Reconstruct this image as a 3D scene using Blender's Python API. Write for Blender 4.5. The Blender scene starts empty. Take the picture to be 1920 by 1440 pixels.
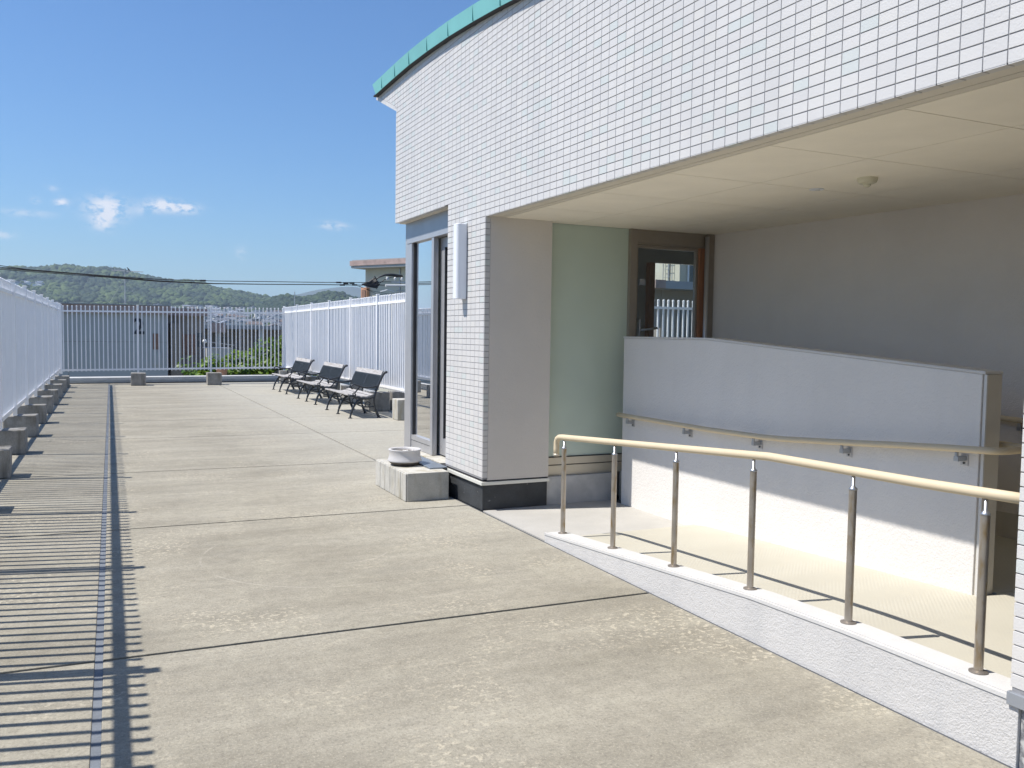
import bpy, math, random
import numpy as np
from math import sin, cos, pi, radians, sqrt, atan2
from mathutils import Vector, Matrix, noise as mnoise
random.seed(7); rng = np.random.default_rng(7)
S = bpy.context.scene
COL = S.collection

# ------------------------------------------------------------------ camera
EYE = Vector((0.0, 0.0, 1.472))
R = Matrix(((0.90541184, -0.0111535, 0.4243878), (-0.42428751, -0.05785739, 0.90367728), (0.01447481, -0.99826255, -0.05711705)))
cam_d = bpy.data.cameras.new('camera'); cam = bpy.data.objects.new('camera', cam_d); COL.objects.link(cam)
cx, cy, cz = R.col[0], R.col[1], R.col[2]
M = Matrix.Identity(4)
for i in range(3):
    M[i][0] = cx[i]; M[i][1] = -cy[i]; M[i][2] = -cz[i]; M[i][3] = EYE[i]
cam.matrix_world = M
cam_d.sensor_width = 36; cam_d.lens = 1640 / 1920 * 36
cam_d.clip_start = 0.05; cam_d.clip_end = 30000
S.camera = cam
def in_view(p):
    c = R.transposed() @ (Vector(p) - EYE)
    if c[2] < 0.1: return False
    x = 960 + 1640 * c[0] / c[2]; y = 720 + 1640 * c[1] / c[2]
    return -10 < x < 1930 and -10 < y < 1450

# ------------------------------------------------------------------ light
SUN_DIR = Vector((0.625, -0.155, -1.0)).normalized()
sd = bpy.data.lights.new('sun', 'SUN'); sd.energy = 4.7; sd.angle = radians(0.45); sd.color = (1.0, 0.955, 0.89)
so = bpy.data.objects.new('sun', sd); COL.objects.link(so)
so.rotation_euler = SUN_DIR.to_track_quat('-Z', 'Y').to_euler(); so.location = (-5, 2, 12)
elev = math.asin(-SUN_DIR.z)
W = bpy.data.worlds.new('World'); S.world = W; W.use_nodes = True
wt = W.node_tree; wt.nodes.clear()
def wn(t, **k):
    n = wt.nodes.new(t)
    for a, b in k.items(): setattr(n, a, b)
    return n
sky = wn('ShaderNodeTexSky', sky_type='NISHITA'); sky.sun_disc = False
sky.sun_elevation = elev; sky.sun_rotation = math.atan2(-SUN_DIR.x, -SUN_DIR.y)
sky.air_density = 1.25; sky.dust_density = 0.1; sky.ozone_density = 2.2; sky.altitude = 100
bg = wn('ShaderNodeBackground'); bg.inputs[1].default_value = 0.10
wo = wn('ShaderNodeOutputWorld'); wt.links.new(bg.outputs[0], wo.inputs[0])
def wm(op, a, b=None, clamp=False):
    n = wn('ShaderNodeMath', operation=op); n.use_clamp = clamp
    for i, q in enumerate((a, b)):
        if q is None: continue
        if isinstance(q, (int, float)): n.inputs[i].default_value = q
        else: wt.links.new(q, n.inputs[i])
    return n.outputs[0]
tc = wn('ShaderNodeTexCoord'); sp = wn('ShaderNodeSeparateXYZ'); wt.links.new(tc.outputs['Generated'], sp.inputs[0])
ysafe = wm('MAXIMUM', sp.outputs[1], 0.05)
U = wm('DIVIDE', sp.outputs[0], ysafe); V = wm('DIVIDE', sp.outputs[2], ysafe)
cb = wn('ShaderNodeCombineXYZ'); wt.links.new(U, cb.inputs[0]); wt.links.new(V, cb.inputs[1])
nz = wn('ShaderNodeTexNoise'); nz.inputs['Scale'].default_value = 105; nz.inputs['Detail'].default_value = 7; nz.inputs['Roughness'].default_value = 0.62
mp = wn('ShaderNodeMapping'); mp.inputs['Scale'].default_value = (0.7, 1.15, 1); wt.links.new(cb.outputs[0], mp.inputs[0]); wt.links.new(mp.outputs[0], nz.inputs[0])
acc = None
for (u0, v0, a, b, k) in [(0.0065, 0.1225, .017, .0105, 1.5), (0.002, 0.108, .009, .008, 1.0), (0.060, 0.130, .016, .006, 1.3), (0.082, 0.1285, .013, .005, 1.2), (0.043, 0.123, .011, .0045, .5),
                       (-0.0351, 0.1258, .0055, .0042, 1.1), (-0.066, 0.113, .022, .0035, .45), (0.2413, 0.1205, .015, .004, .8), (0.1395, 0.0845, .005, .006, .5),
                       (-0.0885, 0.090, .010, .004, .6), (-0.0435, 0.1395, .006, .003, .35), (-0.058, 0.126, .004, .003, .5)]:
    du = wm('DIVIDE', wm('SUBTRACT', U, u0), a); dv = wm('DIVIDE', wm('SUBTRACT', V, v0), b)
    d2 = wm('ADD', wm('MULTIPLY', du, du), wm('MULTIPLY', dv, dv))
    e = wm('MULTIPLY', wm('EXPONENT', wm('MULTIPLY', d2, -1.0)), k)
    acc = e if acc is None else wm('ADD', acc, e)
cm = wm('MULTIPLY', acc, wm('MULTIPLY', wm('SUBTRACT', nz.outputs[0], 0.40), 7.0, clamp=True))
cm = wm('MULTIPLY', wm('MINIMUM', cm, 1.0), wm('GREATER_THAN', sp.outputs[1], 0.05))
cm = wm('MULTIPLY', cm, 0.85)
mx = wn('ShaderNodeMix', data_type='RGBA'); wt.links.new(cm, mx.inputs[0]); tn = wn('ShaderNodeMix', data_type='RGBA'); tn.blend_type = 'MULTIPLY'; tn.inputs[0].default_value = 1; wt.links.new(sky.outputs[0], tn.inputs[6]); tn.inputs[7].default_value = (.44, .65, .915, 1)
wt.links.new(tn.outputs[2], mx.inputs[6]); mx.inputs[7].default_value = (6.5, 6.5, 6.9, 1)
wt.links.new(mx.outputs[2], bg.inputs[0])
S.view_settings.view_transform = 'Standard'; S.view_settings.look = 'None'; S.view_settings.exposure = 0.55; S.view_settings.gamma = 1
S.view_settings.use_curve_mapping = False
S.render.engine = 'CYCLES'
S.cycles.max_bounces = 10; S.cycles.diffuse_bounces = 8; S.cycles.transparent_max_bounces = 16

# ------------------------------------------------------------------ materials
def new_mat(name):
    m = bpy.data.materials.new(name); m.use_nodes = True
    return m, m.node_tree, m.node_tree.nodes['Principled BSDF']
def link(nt, a, b): nt.links.new(a, b)
def val(nt, sock, v):
    if isinstance(v, (int, float)): sock.default_value = v
    elif isinstance(v, tuple): sock.default_value = (*v, 1) if len(v) == 3 else v
    else: nt.links.new(v, sock)
def mathn(nt, op, a, b=0.0, clamp=False):
    n = nt.nodes.new('ShaderNodeMath'); n.operation = op; n.use_clamp = clamp
    val(nt, n.inputs[0], a); val(nt, n.inputs[1], b); return n.outputs[0]
def mixc(nt, f, a, b, mode='MIX'):
    n = nt.nodes.new('ShaderNodeMix'); n.data_type = 'RGBA'; n.blend_type = mode
    val(nt, n.inputs[0], f); val(nt, n.inputs[6], a); val(nt, n.inputs[7], b); return n.outputs[2]
def pos(nt, scale=(1, 1, 1)):
    g = nt.nodes.new('ShaderNodeNewGeometry'); m = nt.nodes.new('ShaderNodeMapping')
    m.inputs['Scale'].default_value = scale; nt.links.new(g.outputs['Position'], m.inputs[0]); return m.outputs[0]
def noi(nt, vec, scale, detail=4, rough=.55):
    n = nt.nodes.new('ShaderNodeTexNoise'); n.inputs['Scale'].default_value = scale; n.inputs['Detail'].default_value = detail
    n.inputs['Roughness'].default_value = rough; nt.links.new(vec, n.inputs[0]); return n.outputs[0]
def ramp(nt, v, lo, hi):
    n = nt.nodes.new('ShaderNodeMapRange'); n.inputs[1].default_value = lo; n.inputs[2].default_value = hi; val(nt, n.inputs[0], v); return n.outputs[0]
def bump(nt, bsdf, h, strength, dist=0.01):
    b = nt.nodes.new('ShaderNodeBump'); b.inputs['Strength'].default_value = strength; b.inputs['Distance'].default_value = dist
    val(nt, b.inputs['Height'], h); nt.links.new(b.outputs[0], bsdf.inputs['Normal'])
def simple(name, col, rough=.6, metal=0.0, var=0.12, vscale=6, grain=0.0, gscale=150, b=0.0, bscale=60, bdist=.004, stretch=(1, 1, 1), dirt=None, dscale=3, spec=.5, dstretch=(1, 1, 1), dthr=(.5, .75)):
    m, nt, p = new_mat(name)
    P = pos(nt, stretch)
    c = mixc(nt, ramp(nt, noi(nt, P, vscale), .3, .7), tuple(x * (1 - var) for x in col), tuple(min(1, x * (1 + var)) for x in col))
    if grain: c = mixc(nt, ramp(nt, noi(nt, pos(nt), gscale, 2), .3, .7), mixc(nt, 1.0, c, (1 - grain,) * 3, 'MULTIPLY'), c)
    if dirt: c = mixc(nt, ramp(nt, noi(nt, pos(nt, dstretch), dscale, 6), *dthr), c, dirt)
    val(nt, p.inputs['Base Color'], c); p.inputs['Roughness'].default_value = rough; p.inputs['Metallic'].default_value = metal
    p.inputs['Specular IOR Level'].default_value = spec
    if b: bump(nt, p, noi(nt, pos(nt), bscale, 3), b, bdist)
    return m

def deck_material():
    m, nt, p = new_mat('weathered_concrete')
    P1 = pos(nt, (1, 1, 1)); PS = pos(nt, (.55, 1.9, 1))
    big = ramp(nt, noi(nt, PS, 1.0, 5, .6), .34, .66)
    c = mixc(nt, big, (.232, .212, .168), (.325, .301, .245))
    st = ramp(nt, noi(nt, pos(nt, (.8, 4.2, 1)), 1.3, 7, .65), .5, .78)
    c = mixc(nt, mathn(nt, 'MULTIPLY', st, .75), c, (.195, .182, .15))
    cl = ramp(nt, noi(nt, P1, 2.6, 5, .6), .48, .72)
    c = mixc(nt, mathn(nt, 'MULTIPLY', cl, .45), c, (.36, .335, .265))
    # concrete gets lighter towards the building line
    g = nt.nodes.new('ShaderNodeNewGeometry'); s = nt.nodes.new('ShaderNodeSeparateXYZ'); nt.links.new(g.outputs[0], s.inputs[0])
    nearb = ramp(nt, s.outputs[0], 1.4, 3.1)
    nearb = mathn(nt, 'MULTIPLY', nearb, ramp(nt, s.outputs[1], 4.2, 6.5))
    c = mixc(nt, mathn(nt, 'MULTIPLY', nearb, .6), c, (.42, .405, .355))
    # medium blotches
    md = ramp(nt, noi(nt, P1, 14, 6, .7), .3, .7)
    c = mixc(nt, 1.0, c, mixc(nt, md, (.84, .835, .82), (1.12, 1.12, 1.11)), 'MULTIPLY')
    # scaled-off light flakes in patches
    pm_ = ramp(nt, noi(nt, pos(nt, (1, 1, 1)), 1.25, 4, .55), .50, .62)
    fl = ramp(nt, noi(nt, pos(nt, (1.0, 1.0, 1)), 32, 5, .65), .535, .595)
    c = mixc(nt, mathn(nt, 'MULTIPLY', mathn(nt, 'MULTIPLY', pm_, fl), .75), c, (.48, .43, .33))
    # dark grit
    dk = ramp(nt, noi(nt, P1, 62, 4, .75), .50, .66)
    c = mixc(nt, mathn(nt, 'MULTIPLY', dk, .55), c, (.135, .12, .10))
    lt = ramp(nt, noi(nt, pos(nt, (1.3, 1, 1)), 80, 4, .75), .53, .66)
    c = mixc(nt, mathn(nt, 'MULTIPLY', lt, .45), c, (.48, .44, .355))
    # ring stains left by round things
    for (x0, y0, r, w, k) in [(1.36, 5.73, .81, .010, .17), (1.40, 5.78, .37, .009, .16)]:
        dx = mathn(nt, 'SUBTRACT', s.outputs[0], x0); dy = mathn(nt, 'SUBTRACT', s.outputs[1], y0)
        d = mathn(nt, 'SQRT', mathn(nt, 'ADD', mathn(nt, 'MULTIPLY', dx, dx), mathn(nt, 'MULTIPLY', dy, dy)))
        q = ramp(nt, mathn(nt, 'ABSOLUTE', mathn(nt, 'SUBTRACT', d, r)), w, 0.0)
        q = mathn(nt, 'MULTIPLY', q, ramp(nt, noi(nt, P1, 1.7, 2), .45, .55))
        c = mixc(nt, mathn(nt, 'MULTIPLY', q, k), c, (.66, .62, .54))
    val(nt, p.inputs['Base Color'], c); p.inputs['Roughness'].default_value = .88; p.inputs['Specular IOR Level'].default_value = .25
    h = mathn(nt, 'ADD', noi(nt, P1, 110, 3, .7), mathn(nt, 'MULTIPLY', noi(nt, P1, 16, 3), 1.2))
    bump(nt, p, h, .55, .004)
    return m

def tile_material():
    m, nt, p = new_mat('white_glazed_tile')
    at = nt.nodes.new('ShaderNodeAttribute'); at.attribute_name = 'tint'
    oi = nt.nodes.new('ShaderNodeObjectInfo')
    t = mathn(nt, 'FRACT', mathn(nt, 'ADD', at.outputs['Fac'], oi.outputs['Random']))
    c = mixc(nt, t, (.545, .53, .515), (.59, .572, .55))
    c = mixc(nt, mathn(nt, 'GREATER_THAN', t, .93), c, (.53, .55, .53))
    c = mixc(nt, mathn(nt, 'LESS_THAN', t, .05), c, (.59, .57, .54))
    c = mixc(nt, mathn(nt, 'MULTIPLY', ramp(nt, noi(nt, pos(nt, (1, 1, .2)), 3.0, 6), .45, .75), .25), c, (.42, .42, .41))
    val(nt, p.inputs['Base Color'], c); p.inputs['Roughness'].default_value = .42; p.inputs['Specular IOR Level'].default_value = .35
    bump(nt, p, noi(nt, pos(nt), 130, 3, .6), .55, .0025)
    return m

def stucco_material(name, col, streak=.18, sc=75, st=.8):
    m, nt, p = new_mat(name)
    c = mixc(nt, ramp(nt, noi(nt, pos(nt), 1.8, 5), .3, .7), tuple(x * .94 for x in col), col)
    c = mixc(nt, mathn(nt, 'MULTIPLY', ramp(nt, noi(nt, pos(nt, (3, 3, .45)), 2.2, 6), .48, .72), streak), c, (.42, .42, .42))
    val(nt, p.inputs['Base Color'], c); p.inputs['Roughness'].default_value = .8; p.inputs['Specular IOR Level'].default_value = .3
    h = mathn(nt, 'ADD', noi(nt, pos(nt), sc, 3, .6), mathn(nt, 'MULTIPLY', noi(nt, pos(nt), sc * .35, 2), .8))
    bump(nt, p, h, st, .008)
    return m

def glass_material(name, tint=(.80, .88, .86), ior=1.52, boost=1.0):
    m = bpy.data.materials.new(name); m.use_nodes = True; nt = m.node_tree; nt.nodes.clear()
    o = nt.nodes.new('ShaderNodeOutputMaterial'); mx_ = nt.nodes.new('ShaderNodeMixShader')
    tr = nt.nodes.new('ShaderNodeBsdfTransparent'); tr.inputs[0].default_value = (*tint, 1)
    gl = nt.nodes.new('ShaderNodeBsdfGlossy'); gl.inputs['Roughness'].default_value = 0.0; gl.inputs[0].default_value = (1, 1, 1, 1)
    fr = nt.nodes.new('ShaderNodeFresnel'); fr.inputs[0].default_value = ior
    f = mathn(nt, 'MULTIPLY', fr.outputs[0], boost, clamp=True)
    nt.links.new(f, mx_.inputs[0]); nt.links.new(tr.outputs[0], mx_.inputs[1]); nt.links.new(gl.outputs[0], mx_.inputs[2]); nt.links.new(mx_.outputs[0], o.inputs[0])
    return m

def leaf_material(name, a, b, rough=.5):
    m, nt, p = new_mat(name)
    at = nt.nodes.new('ShaderNodeAttribute'); at.attribute_name = 'tint'
    c = mixc(nt, at.outputs['Fac'], a, b)
    val(nt, p.inputs['Base Color'], c); p.inputs['Roughness'].default_value = rough
    tr = nt.nodes.new('ShaderNodeBsdfTranslucent'); nt.links.new(c, tr.inputs[0])
    ms = nt.nodes.new('ShaderNodeMixShader'); ms.inputs[0].default_value = .35
    o = nt.nodes['Material Output']; nt.links.new(p.outputs[0], ms.inputs[1]); nt.links.new(tr.outputs[0], ms.inputs[2]); nt.links.new(ms.outputs[0], o.inputs[0])
    return m

def ramp_floor_material():
    m, nt, p = new_mat('cream_antislip_sheet')
    P = pos(nt)
    c = mixc(nt, ramp(nt, noi(nt, P, 2, 5), .3, .7), (.43, .405, .335), (.47, .445, .37))
    c = mixc(nt, mathn(nt, 'MULTIPLY', ramp(nt, noi(nt, P, 9, 6), .55, .8), .25), c, (.50, .46, .36))
    v = nt.nodes.new('ShaderNodeTexVoronoi'); v.inputs['Scale'].default_value = 55; v.inputs['Randomness'].default_value = 0
    rm = nt.nodes.new('ShaderNodeMapping'); rm.inputs['Rotation'].default_value = (0, 0, radians(45)); nt.links.new(P, rm.inputs[0]); nt.links.new(rm.outputs[0], v.inputs[0])
    h = ramp(nt, v.outputs['Distance'], .45, .25)
    c = mixc(nt, mathn(nt, 'MULTIPLY', h, .22), c, (.58, .56, .48))
    val(nt, p.inputs['Base Color'], c); p.inputs['Roughness'].default_value = .62
    bump(nt, p, h, .3, .002)
    return m

MT = {}
MT['deck'] = deck_material()
MT['joint'] = simple('joint_sealant', (.075, .08, .088), .7, var=.2, vscale=9, grain=.3)
MT['joint_blue'] = simple('zinc_joint_strip', (.16, .175, .195), .8, var=.15, vscale=5, grain=.2)
MT['tile'] = tile_material()
MT['grout'] = simple('tile_grout', (.27, .27, .28), .9, var=.12, grain=.2)
MT['stucco'] = stucco_material('white_stucco', (.68, .655, .625), streak=.07, sc=105, st=.45)
MT['stucco_k'] = stucco_material('kerb_stucco', (.545, .532, .515), streak=.42, sc=120, st=.55)
MT['cap'] = simple('smooth_cap_mortar', (.56, .55, .53), .75, var=.05, vscale=6, grain=.08, b=.3, bscale=120)
MT['beige_wall'] = stucco_material('greige_plaster', (.62, .58, .53), streak=.05, sc=120, st=.35)
MT['beige_paint'] = simple('beige_end_paint', (.50, .465, .40), .7, var=.05, b=.4, bscale=110)
MT['back_wall'] = stucco_material('grey_back_plaster', (.70, .655, .61), streak=.04, sc=110, st=.4)
MT['ceil'] = simple('beige_ceiling_board', (.88, .82, .70), .8, var=.03, vscale=4, b=.1, bscale=200)
MT['ceil_trim'] = simple('ceiling_trim', (.66, .61, .52), .6, var=.04)
MT['frost'] = simple('frosted_green_glass', (.50, .58, .50), .28, var=.05, vscale=1.5, spec=.6)
MT['alu'] = simple('grey_aluminium', (.50, .495, .50), .38, metal=.55, var=.06, grain=.05)
MT['alu_panel'] = simple('blue_grey_aluminium_panel', (.33, .35, .38), .4, metal=.4, var=.05)
MT['bronze'] = simple('bronze_aluminium', (.32, .28, .235), .42, metal=.45, var=.06)
MT['champ'] = simple('champagne_aluminium', (.52, .47, .375), .4, metal=.3, var=.06)
MT['dark'] = simple('dark_gasket', (.025, .025, .028), .7)
MT['brown_wood'] = simple('brown_wood_frame', (.36, .17, .095), .45, var=.2, vscale=8, stretch=(6, 6, .5))
MT['glass'] = glass_material('window_glass', (.74, .82, .81), 1.6, 4.5)
MT['glass_door'] = glass_material('door_glass', (.95, .965, .96), 1.5, .7)
MT['plinth'] = simple('dark_waterproof_coating', (.045, .05, .056), .65, var=.35, vscale=5, grain=.5, gscale=220, b=.5, bscale=60, dirt=(.30, .30, .30), dscale=16, dthr=(.66, .74))
MT['plinth_grey'] = simple('grey_mortar_plinth', (.42, .42, .42), .85, var=.12, vscale=3, grain=.1, b=.2, dirt=(.52, .52, .51), dscale=4)
MT['granite'] = simple('mottled_granite', (.27, .275, .29), .5, var=.5, vscale=22, grain=.5, dirt=(.45, .45, .44), dscale=20, dthr=(.5, .6))
MT['trim_metal'] = simple('cream_drip_trim', (.66, .655, .60), .45, metal=.15, var=.04)
MT['copper'] = simple('verdigris_copper', (.17, .43, .42), .6, metal=.05, var=.09, vscale=2, stretch=(1, 1, 1), grain=.06)
MT['white_steel'] = simple('white_coated_steel', (.86, .86, .87), .35, var=.03, vscale=8)
MT['block'] = simple('cast_concrete', (.33, .315, .285), .9, var=.22, vscale=7, grain=.3, gscale=120, b=.6, bscale=70, dirt=(.15, .135, .11), dscale=3.2, dstretch=(3, 3, .6), dthr=(.5, .7))
MT['block_light'] = simple('pale_cast_concrete', (.47, .455, .41), .9, var=.14, vscale=6, grain=.2, b=.5, bscale=70, dirt=(.30, .265, .185), dscale=3, dstretch=(3, 3, .7), dthr=(.5, .72))
MT['kerb'] = simple('kerb_concrete', (.48, .48, .47), .85, var=.12, vscale=2, grain=.15)
MT['kerb_metal'] = simple('coping_sheet_metal', (.30, .33, .36), .4, metal=.4, var=.08)
MT['iron'] = simple('black_cast_iron', (.022, .026, .032), .42, var=.2, spec=.6, b=.2)
MT['lattice'] = simple('dark_green_lattice', (.028, .034, .038), .5, var=.15)
MT['slat'] = simple('weathered_grey_wood', (.42, .405, .395), .8, var=.2, vscale=6, stretch=(8, .8, 8), grain=.25, b=.5, bscale=60, dirt=(.26, .23, .20), dscale=5, dstretch=(5, .8, 5))
MT['rail'] = simple('cream_vinyl_handrail', (.57, .475, .325), .6, var=.03)
MT['steel_post'] = simple('stained_stainless', (.40, .36, .31), .38, metal=.75, var=.12, vscale=10, dirt=(.30, .22, .12), dscale=9, dstretch=(3, 3, 1), dthr=(.5, .68))
MT['chrome'] = simple('bright_zinc', (.42, .44, .47), .38, metal=.9, var=.03)
MT['flange'] = simple('flange_steel', (.26, .23, .20), .5, metal=.6, var=.2)
MT['bowl'] = simple('white_glazed_stoneware', (.50, .485, .475), .4, var=.08, vscale=5, dirt=(.5, .49, .49), dscale=4)
MT['bowl_dark'] = simple('bare_brown_clay', (.10, .085, .075), .7, var=.2)
MT['soil'] = simple('dark_gritty_soil', (.09, .075, .06), .95, var=.5, vscale=60, b=1.0, bscale=90)
MT['pebble'] = simple('white_pebble', (.62, .61, .58), .6)
MT['lamp'] = simple('opal_lamp_cover', (.74, .76, .80), .3, var=.02)
MT['detector'] = simple('cream_plastic', (.60, .57, .44), .4, var=.02)
MT['sheet'] = simple('galvanised_sheet', (.22, .255, .30), .45, metal=.5, var=.08, vscale=12)
MT['interior'] = simple('dim_interior_paint', (.45, .46, .43), .8, var=.04)
MT['int_floor'] = simple('interior_floor', (.30, .28, .24), .5)
MT['cream_bld'] = stucco_material('cream_render', (.60, .575, .47), streak=.12, sc=8, st=.1)
MT['grey_bld'] = stucco_material('pale_grey_render', (.44, .45, .44), streak=.28, sc=6, st=.1)
MT['brown_bld'] = stucco_material('taupe_render', (.30, .265, .23), streak=.2, sc=6, st=.1)
MT['pink_band'] = simple('faded_pink_eave', (.40, .30, .27), .8, var=.12, vscale=1.5, dirt=(.26, .20, .18), dscale=2)
MT['orange'] = simple('salmon_balcony_paint', (.62, .33, .20), .7, var=.06)
MT['dark_win'] = simple('dark_window', (.04, .055, .065), .15, spec=.8)
MT['roofsheet'] = simple('grey_roof_membrane', (.30, .31, .32), .8, var=.1)
MT['cable'] = simple('black_cable', (.02, .02, .022), .5)
MT['insul'] = simple('white_porcelain', (.7, .7, .68), .25)
MT['galv'] = simple('galvanised_steel', (.45, .46, .47), .45, metal=.6)
MT['pole'] = simple('grey_concrete_pole', (.36, .35, .33), .85)
MT['black'] = simple('black_sign_paint', (.03, .035, .045), .6)
MT['shutter'] = simple('brown_panel', (.26, .15, .105), .6)
MT['podium'] = stucco_material('podium_render', (.45, .44, .42), streak=.2, sc=20, st=.3)
MT['ground'] = simple('town_ground', (.16, .165, .13), .95, var=.35, vscale=.02, grain=.2, gscale=.3)
MT['hill'] = simple('hill_undergrowth', (.030, .048, .022), .95, var=.4, vscale=.02)
MT['mtn'] = simple('far_mountain_forest', (.045, .062, .045), .95, var=.25, vscale=.003)
MT['leaf'] = leaf_material('fresh_leaves', (.06, .13, .012), (.20, .30, .030))
MT['forest'] = leaf_material('spring_forest', (.012, .040, .018), (.105, .16, .040), .8)
MT['bark'] = simple('bark', (.10, .075, .05), .9, var=.3, vscale=20, b=.6, bscale=30)
MT['rampf'] = ramp_floor_material()
MT['landing'] = simple('pale_landing_concrete', (.43, .415, .385), .85, var=.07, vscale=3, grain=.12, gscale=160, b=.35, bscale=90)

# ------------------------------------------------------------------ mesh helpers
ORG = {}
def V3(*a): return Vector(a)
class MB:
    def __init__(s): s.v = []; s.f = []; s.mi = []; s.t = []; s.cur = 0; s.tint = 0.0
    def add(s, vs, fs):
        o = len(s.v); s.v += [tuple(q) for q in vs]
        for f in fs: s.f.append([i + o for i in f]); s.mi.append(s.cur); s.t.append(s.tint)
    def box(s, x0, x1, y0, y1, z0, z1):
        s.add([(x0, y0, z0), (x1, y0, z0), (x1, y1, z0), (x0, y1, z0), (x0, y0, z1), (x1, y0, z1), (x1, y1, z1), (x0, y1, z1)],
              [(0, 3, 2, 1), (4, 5, 6, 7), (0, 1, 5, 4), (1, 2, 6, 5), (2, 3, 7, 6), (3, 0, 4, 7)]); return s
    def prism(s, poly, lo, hi, axis='z'):
        # poly: 2-D outline counter-clockwise; extruded along axis
        n = len(poly); A = sum(poly[i][0] * poly[(i + 1) % n][1] - poly[(i + 1) % n][0] * poly[i][1] for i in range(n))
        if A < 0: poly = poly[::-1]
        def P(a, b, h): return {'z': (a, b, h), 'x': (h, a, b), 'y': (b, h, a)}[axis]
        vs = [P(a, b, lo) for a, b in poly] + [P(a, b, hi) for a, b in poly]
        s.add(vs, [tuple(range(n))[::-1], tuple(range(n, 2 * n))] + [(i, (i + 1) % n, (i + 1) % n + n, i + n) for i in range(n)]); return s
    def slab(s, quad, z0, z1):   # quad of (x,y,ztop) or (x,y)
        n = len(quad); vs = [(q[0], q[1], z0) for q in quad] + [(q[0], q[1], q[2] if len(q) > 2 else z1) for q in quad]
        s.add(vs, [tuple(range(n))[::-1], tuple(range(n, 2 * n))] + [(i, (i + 1) % n, (i + 1) % n + n, i + n) for i in range(n)]); return s
    def tube(s, path, r, seg=8, caps=True, flat=1.0):
        path = [Vector(p) for p in path]; n = len(path); rings = []
        for i, p in enumerate(path):
            d = (path[min(i + 1, n - 1)] - path[max(i - 1, 0)]).normalized()
            up = Vector((0, 0, 1)) if abs(d.z) < .95 else Vector((0, 1, 0))
            a = d.cross(up).normalized(); b = a.cross(d).normalized()
            rr = r[i] if isinstance(r, (list, tuple)) else r
            rings.append([p + a * (cos(2 * pi * k / seg) * rr * flat) + b * (sin(2 * pi * k / seg) * rr) for k in range(seg)])
        vs = [q for rg in rings for q in rg]; fs = []
        for i in range(n - 1):
            for k in range(seg):
                a0 = i * seg + k; a1 = i * seg + (k + 1) % seg
                fs.append((a0, a0 + seg, a1 + seg, a1))
        if caps: fs += [tuple(range(seg)), tuple(range((n - 1) * seg, n * seg))[::-1]]
        s.add(vs, fs); return s
    def lathe(s, prof, c, seg=24, close=False):
        vs = []; fs = []
        for (r, z) in prof:
            for k in range(seg): vs.append((c[0] + r * cos(2 * pi * k / seg), c[1] + r * sin(2 * pi * k / seg), c[2] + z))
        for i in range(len(prof) - 1):
            for k in range(seg):
                a = i * seg + k; b = i * seg + (k + 1) % seg
                fs.append((a, b, b + seg, a + seg))
        fs.append(tuple(range(seg))[::-1]); fs.append(tuple(range((len(prof) - 1) * seg, len(prof) * seg)))
        s.add(vs, fs); return s
    def build(s, name, mats, parent=None, smooth=False, bevel=0, loc=None, stuff=False):
        if not isinstance(mats, (list, tuple)): mats = [mats]
        o0 = ORG.get(parent.name, Vector((0, 0, 0))) if parent else Vector((0, 0, 0))
        L = Vector(loc) if loc is not None else Vector((0, 0, 0))   # L: own origin in world space
        base = L if loc is not None else o0
        me = bpy.data.meshes.new(name)
        me.from_pydata([(a - base.x, b - base.y, c - base.z) for a, b, c in s.v], [], s.f)
        for m in mats: me.materials.append(m)
        if len(mats) > 1: me.polygons.foreach_set('material_index', s.mi)
        if any(s.t):
            at = me.attributes.new('tint', 'FLOAT', 'FACE'); at.data.foreach_set('value', s.t)
        if smooth: me.polygons.foreach_set('use_smooth', [True] * len(s.f))
        me.update()
        o = bpy.data.objects.new(name, me); COL.objects.link(o)
        if parent: o.parent = parent
        o.location = (base - o0) if parent else base
        ORG[o.name] = base.copy()
        if bevel:
            b = o.modifiers.new('bevel', 'BEVEL'); b.width = bevel; b.segments = 2; b.limit_method = 'ANGLE'; b.angle_limit = radians(40)
        if smooth and bevel == 0:
            pass
        if stuff: o['kind'] = 'stuff'
        return o
def smooth_by_angle(o, deg=40):
    me = o.data
    for p in me.polygons: p.use_smooth = True
    try: me.set_sharp_from_angle(angle=radians(deg))
    except Exception: pass
    return o
def tag(o, label, cat, group=None):
    o['label'] = label; o['category'] = cat
    if group: o['group'] = group
    return o
def thing(name, label, cat, loc=(0, 0, 0), group=None, rz=0):
    o = bpy.data.objects.new(name, None); COL.objects.link(o); o.location = loc; o.empty_display_size = .1
    ORG[o.name] = Vector(loc); return tag(o, label, cat, group)
def struct(name, mb, mats, **k):
    o = mb.build(name, mats, **k); o['kind'] = 'structure'; return o
def place(src, name, parent, loc):
    """another piece that shares src's mesh, at world position loc"""
    o = src.copy(); o.name = name; COL.objects.link(o); o.parent = parent
    o.location = Vector(loc) - (ORG[parent.name] if parent else Vector((0, 0, 0))); return o
def copy_tree(o, parent=None):
    c = o.copy(); COL.objects.link(c); c.parent = parent; ORG[c.name] = ORG.get(o.name, Vector((0, 0, 0))).copy()
    for ch in list(o.children): copy_tree(ch, c)
    return c
# ================================================================== LARGE STRUCTURE
# ---- land far below the roof terrace
g = MB(); g.box(-9000, 9000, -9000, 9000, -9.9, -9.3); struct('ground', g, MT['ground'])

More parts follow.
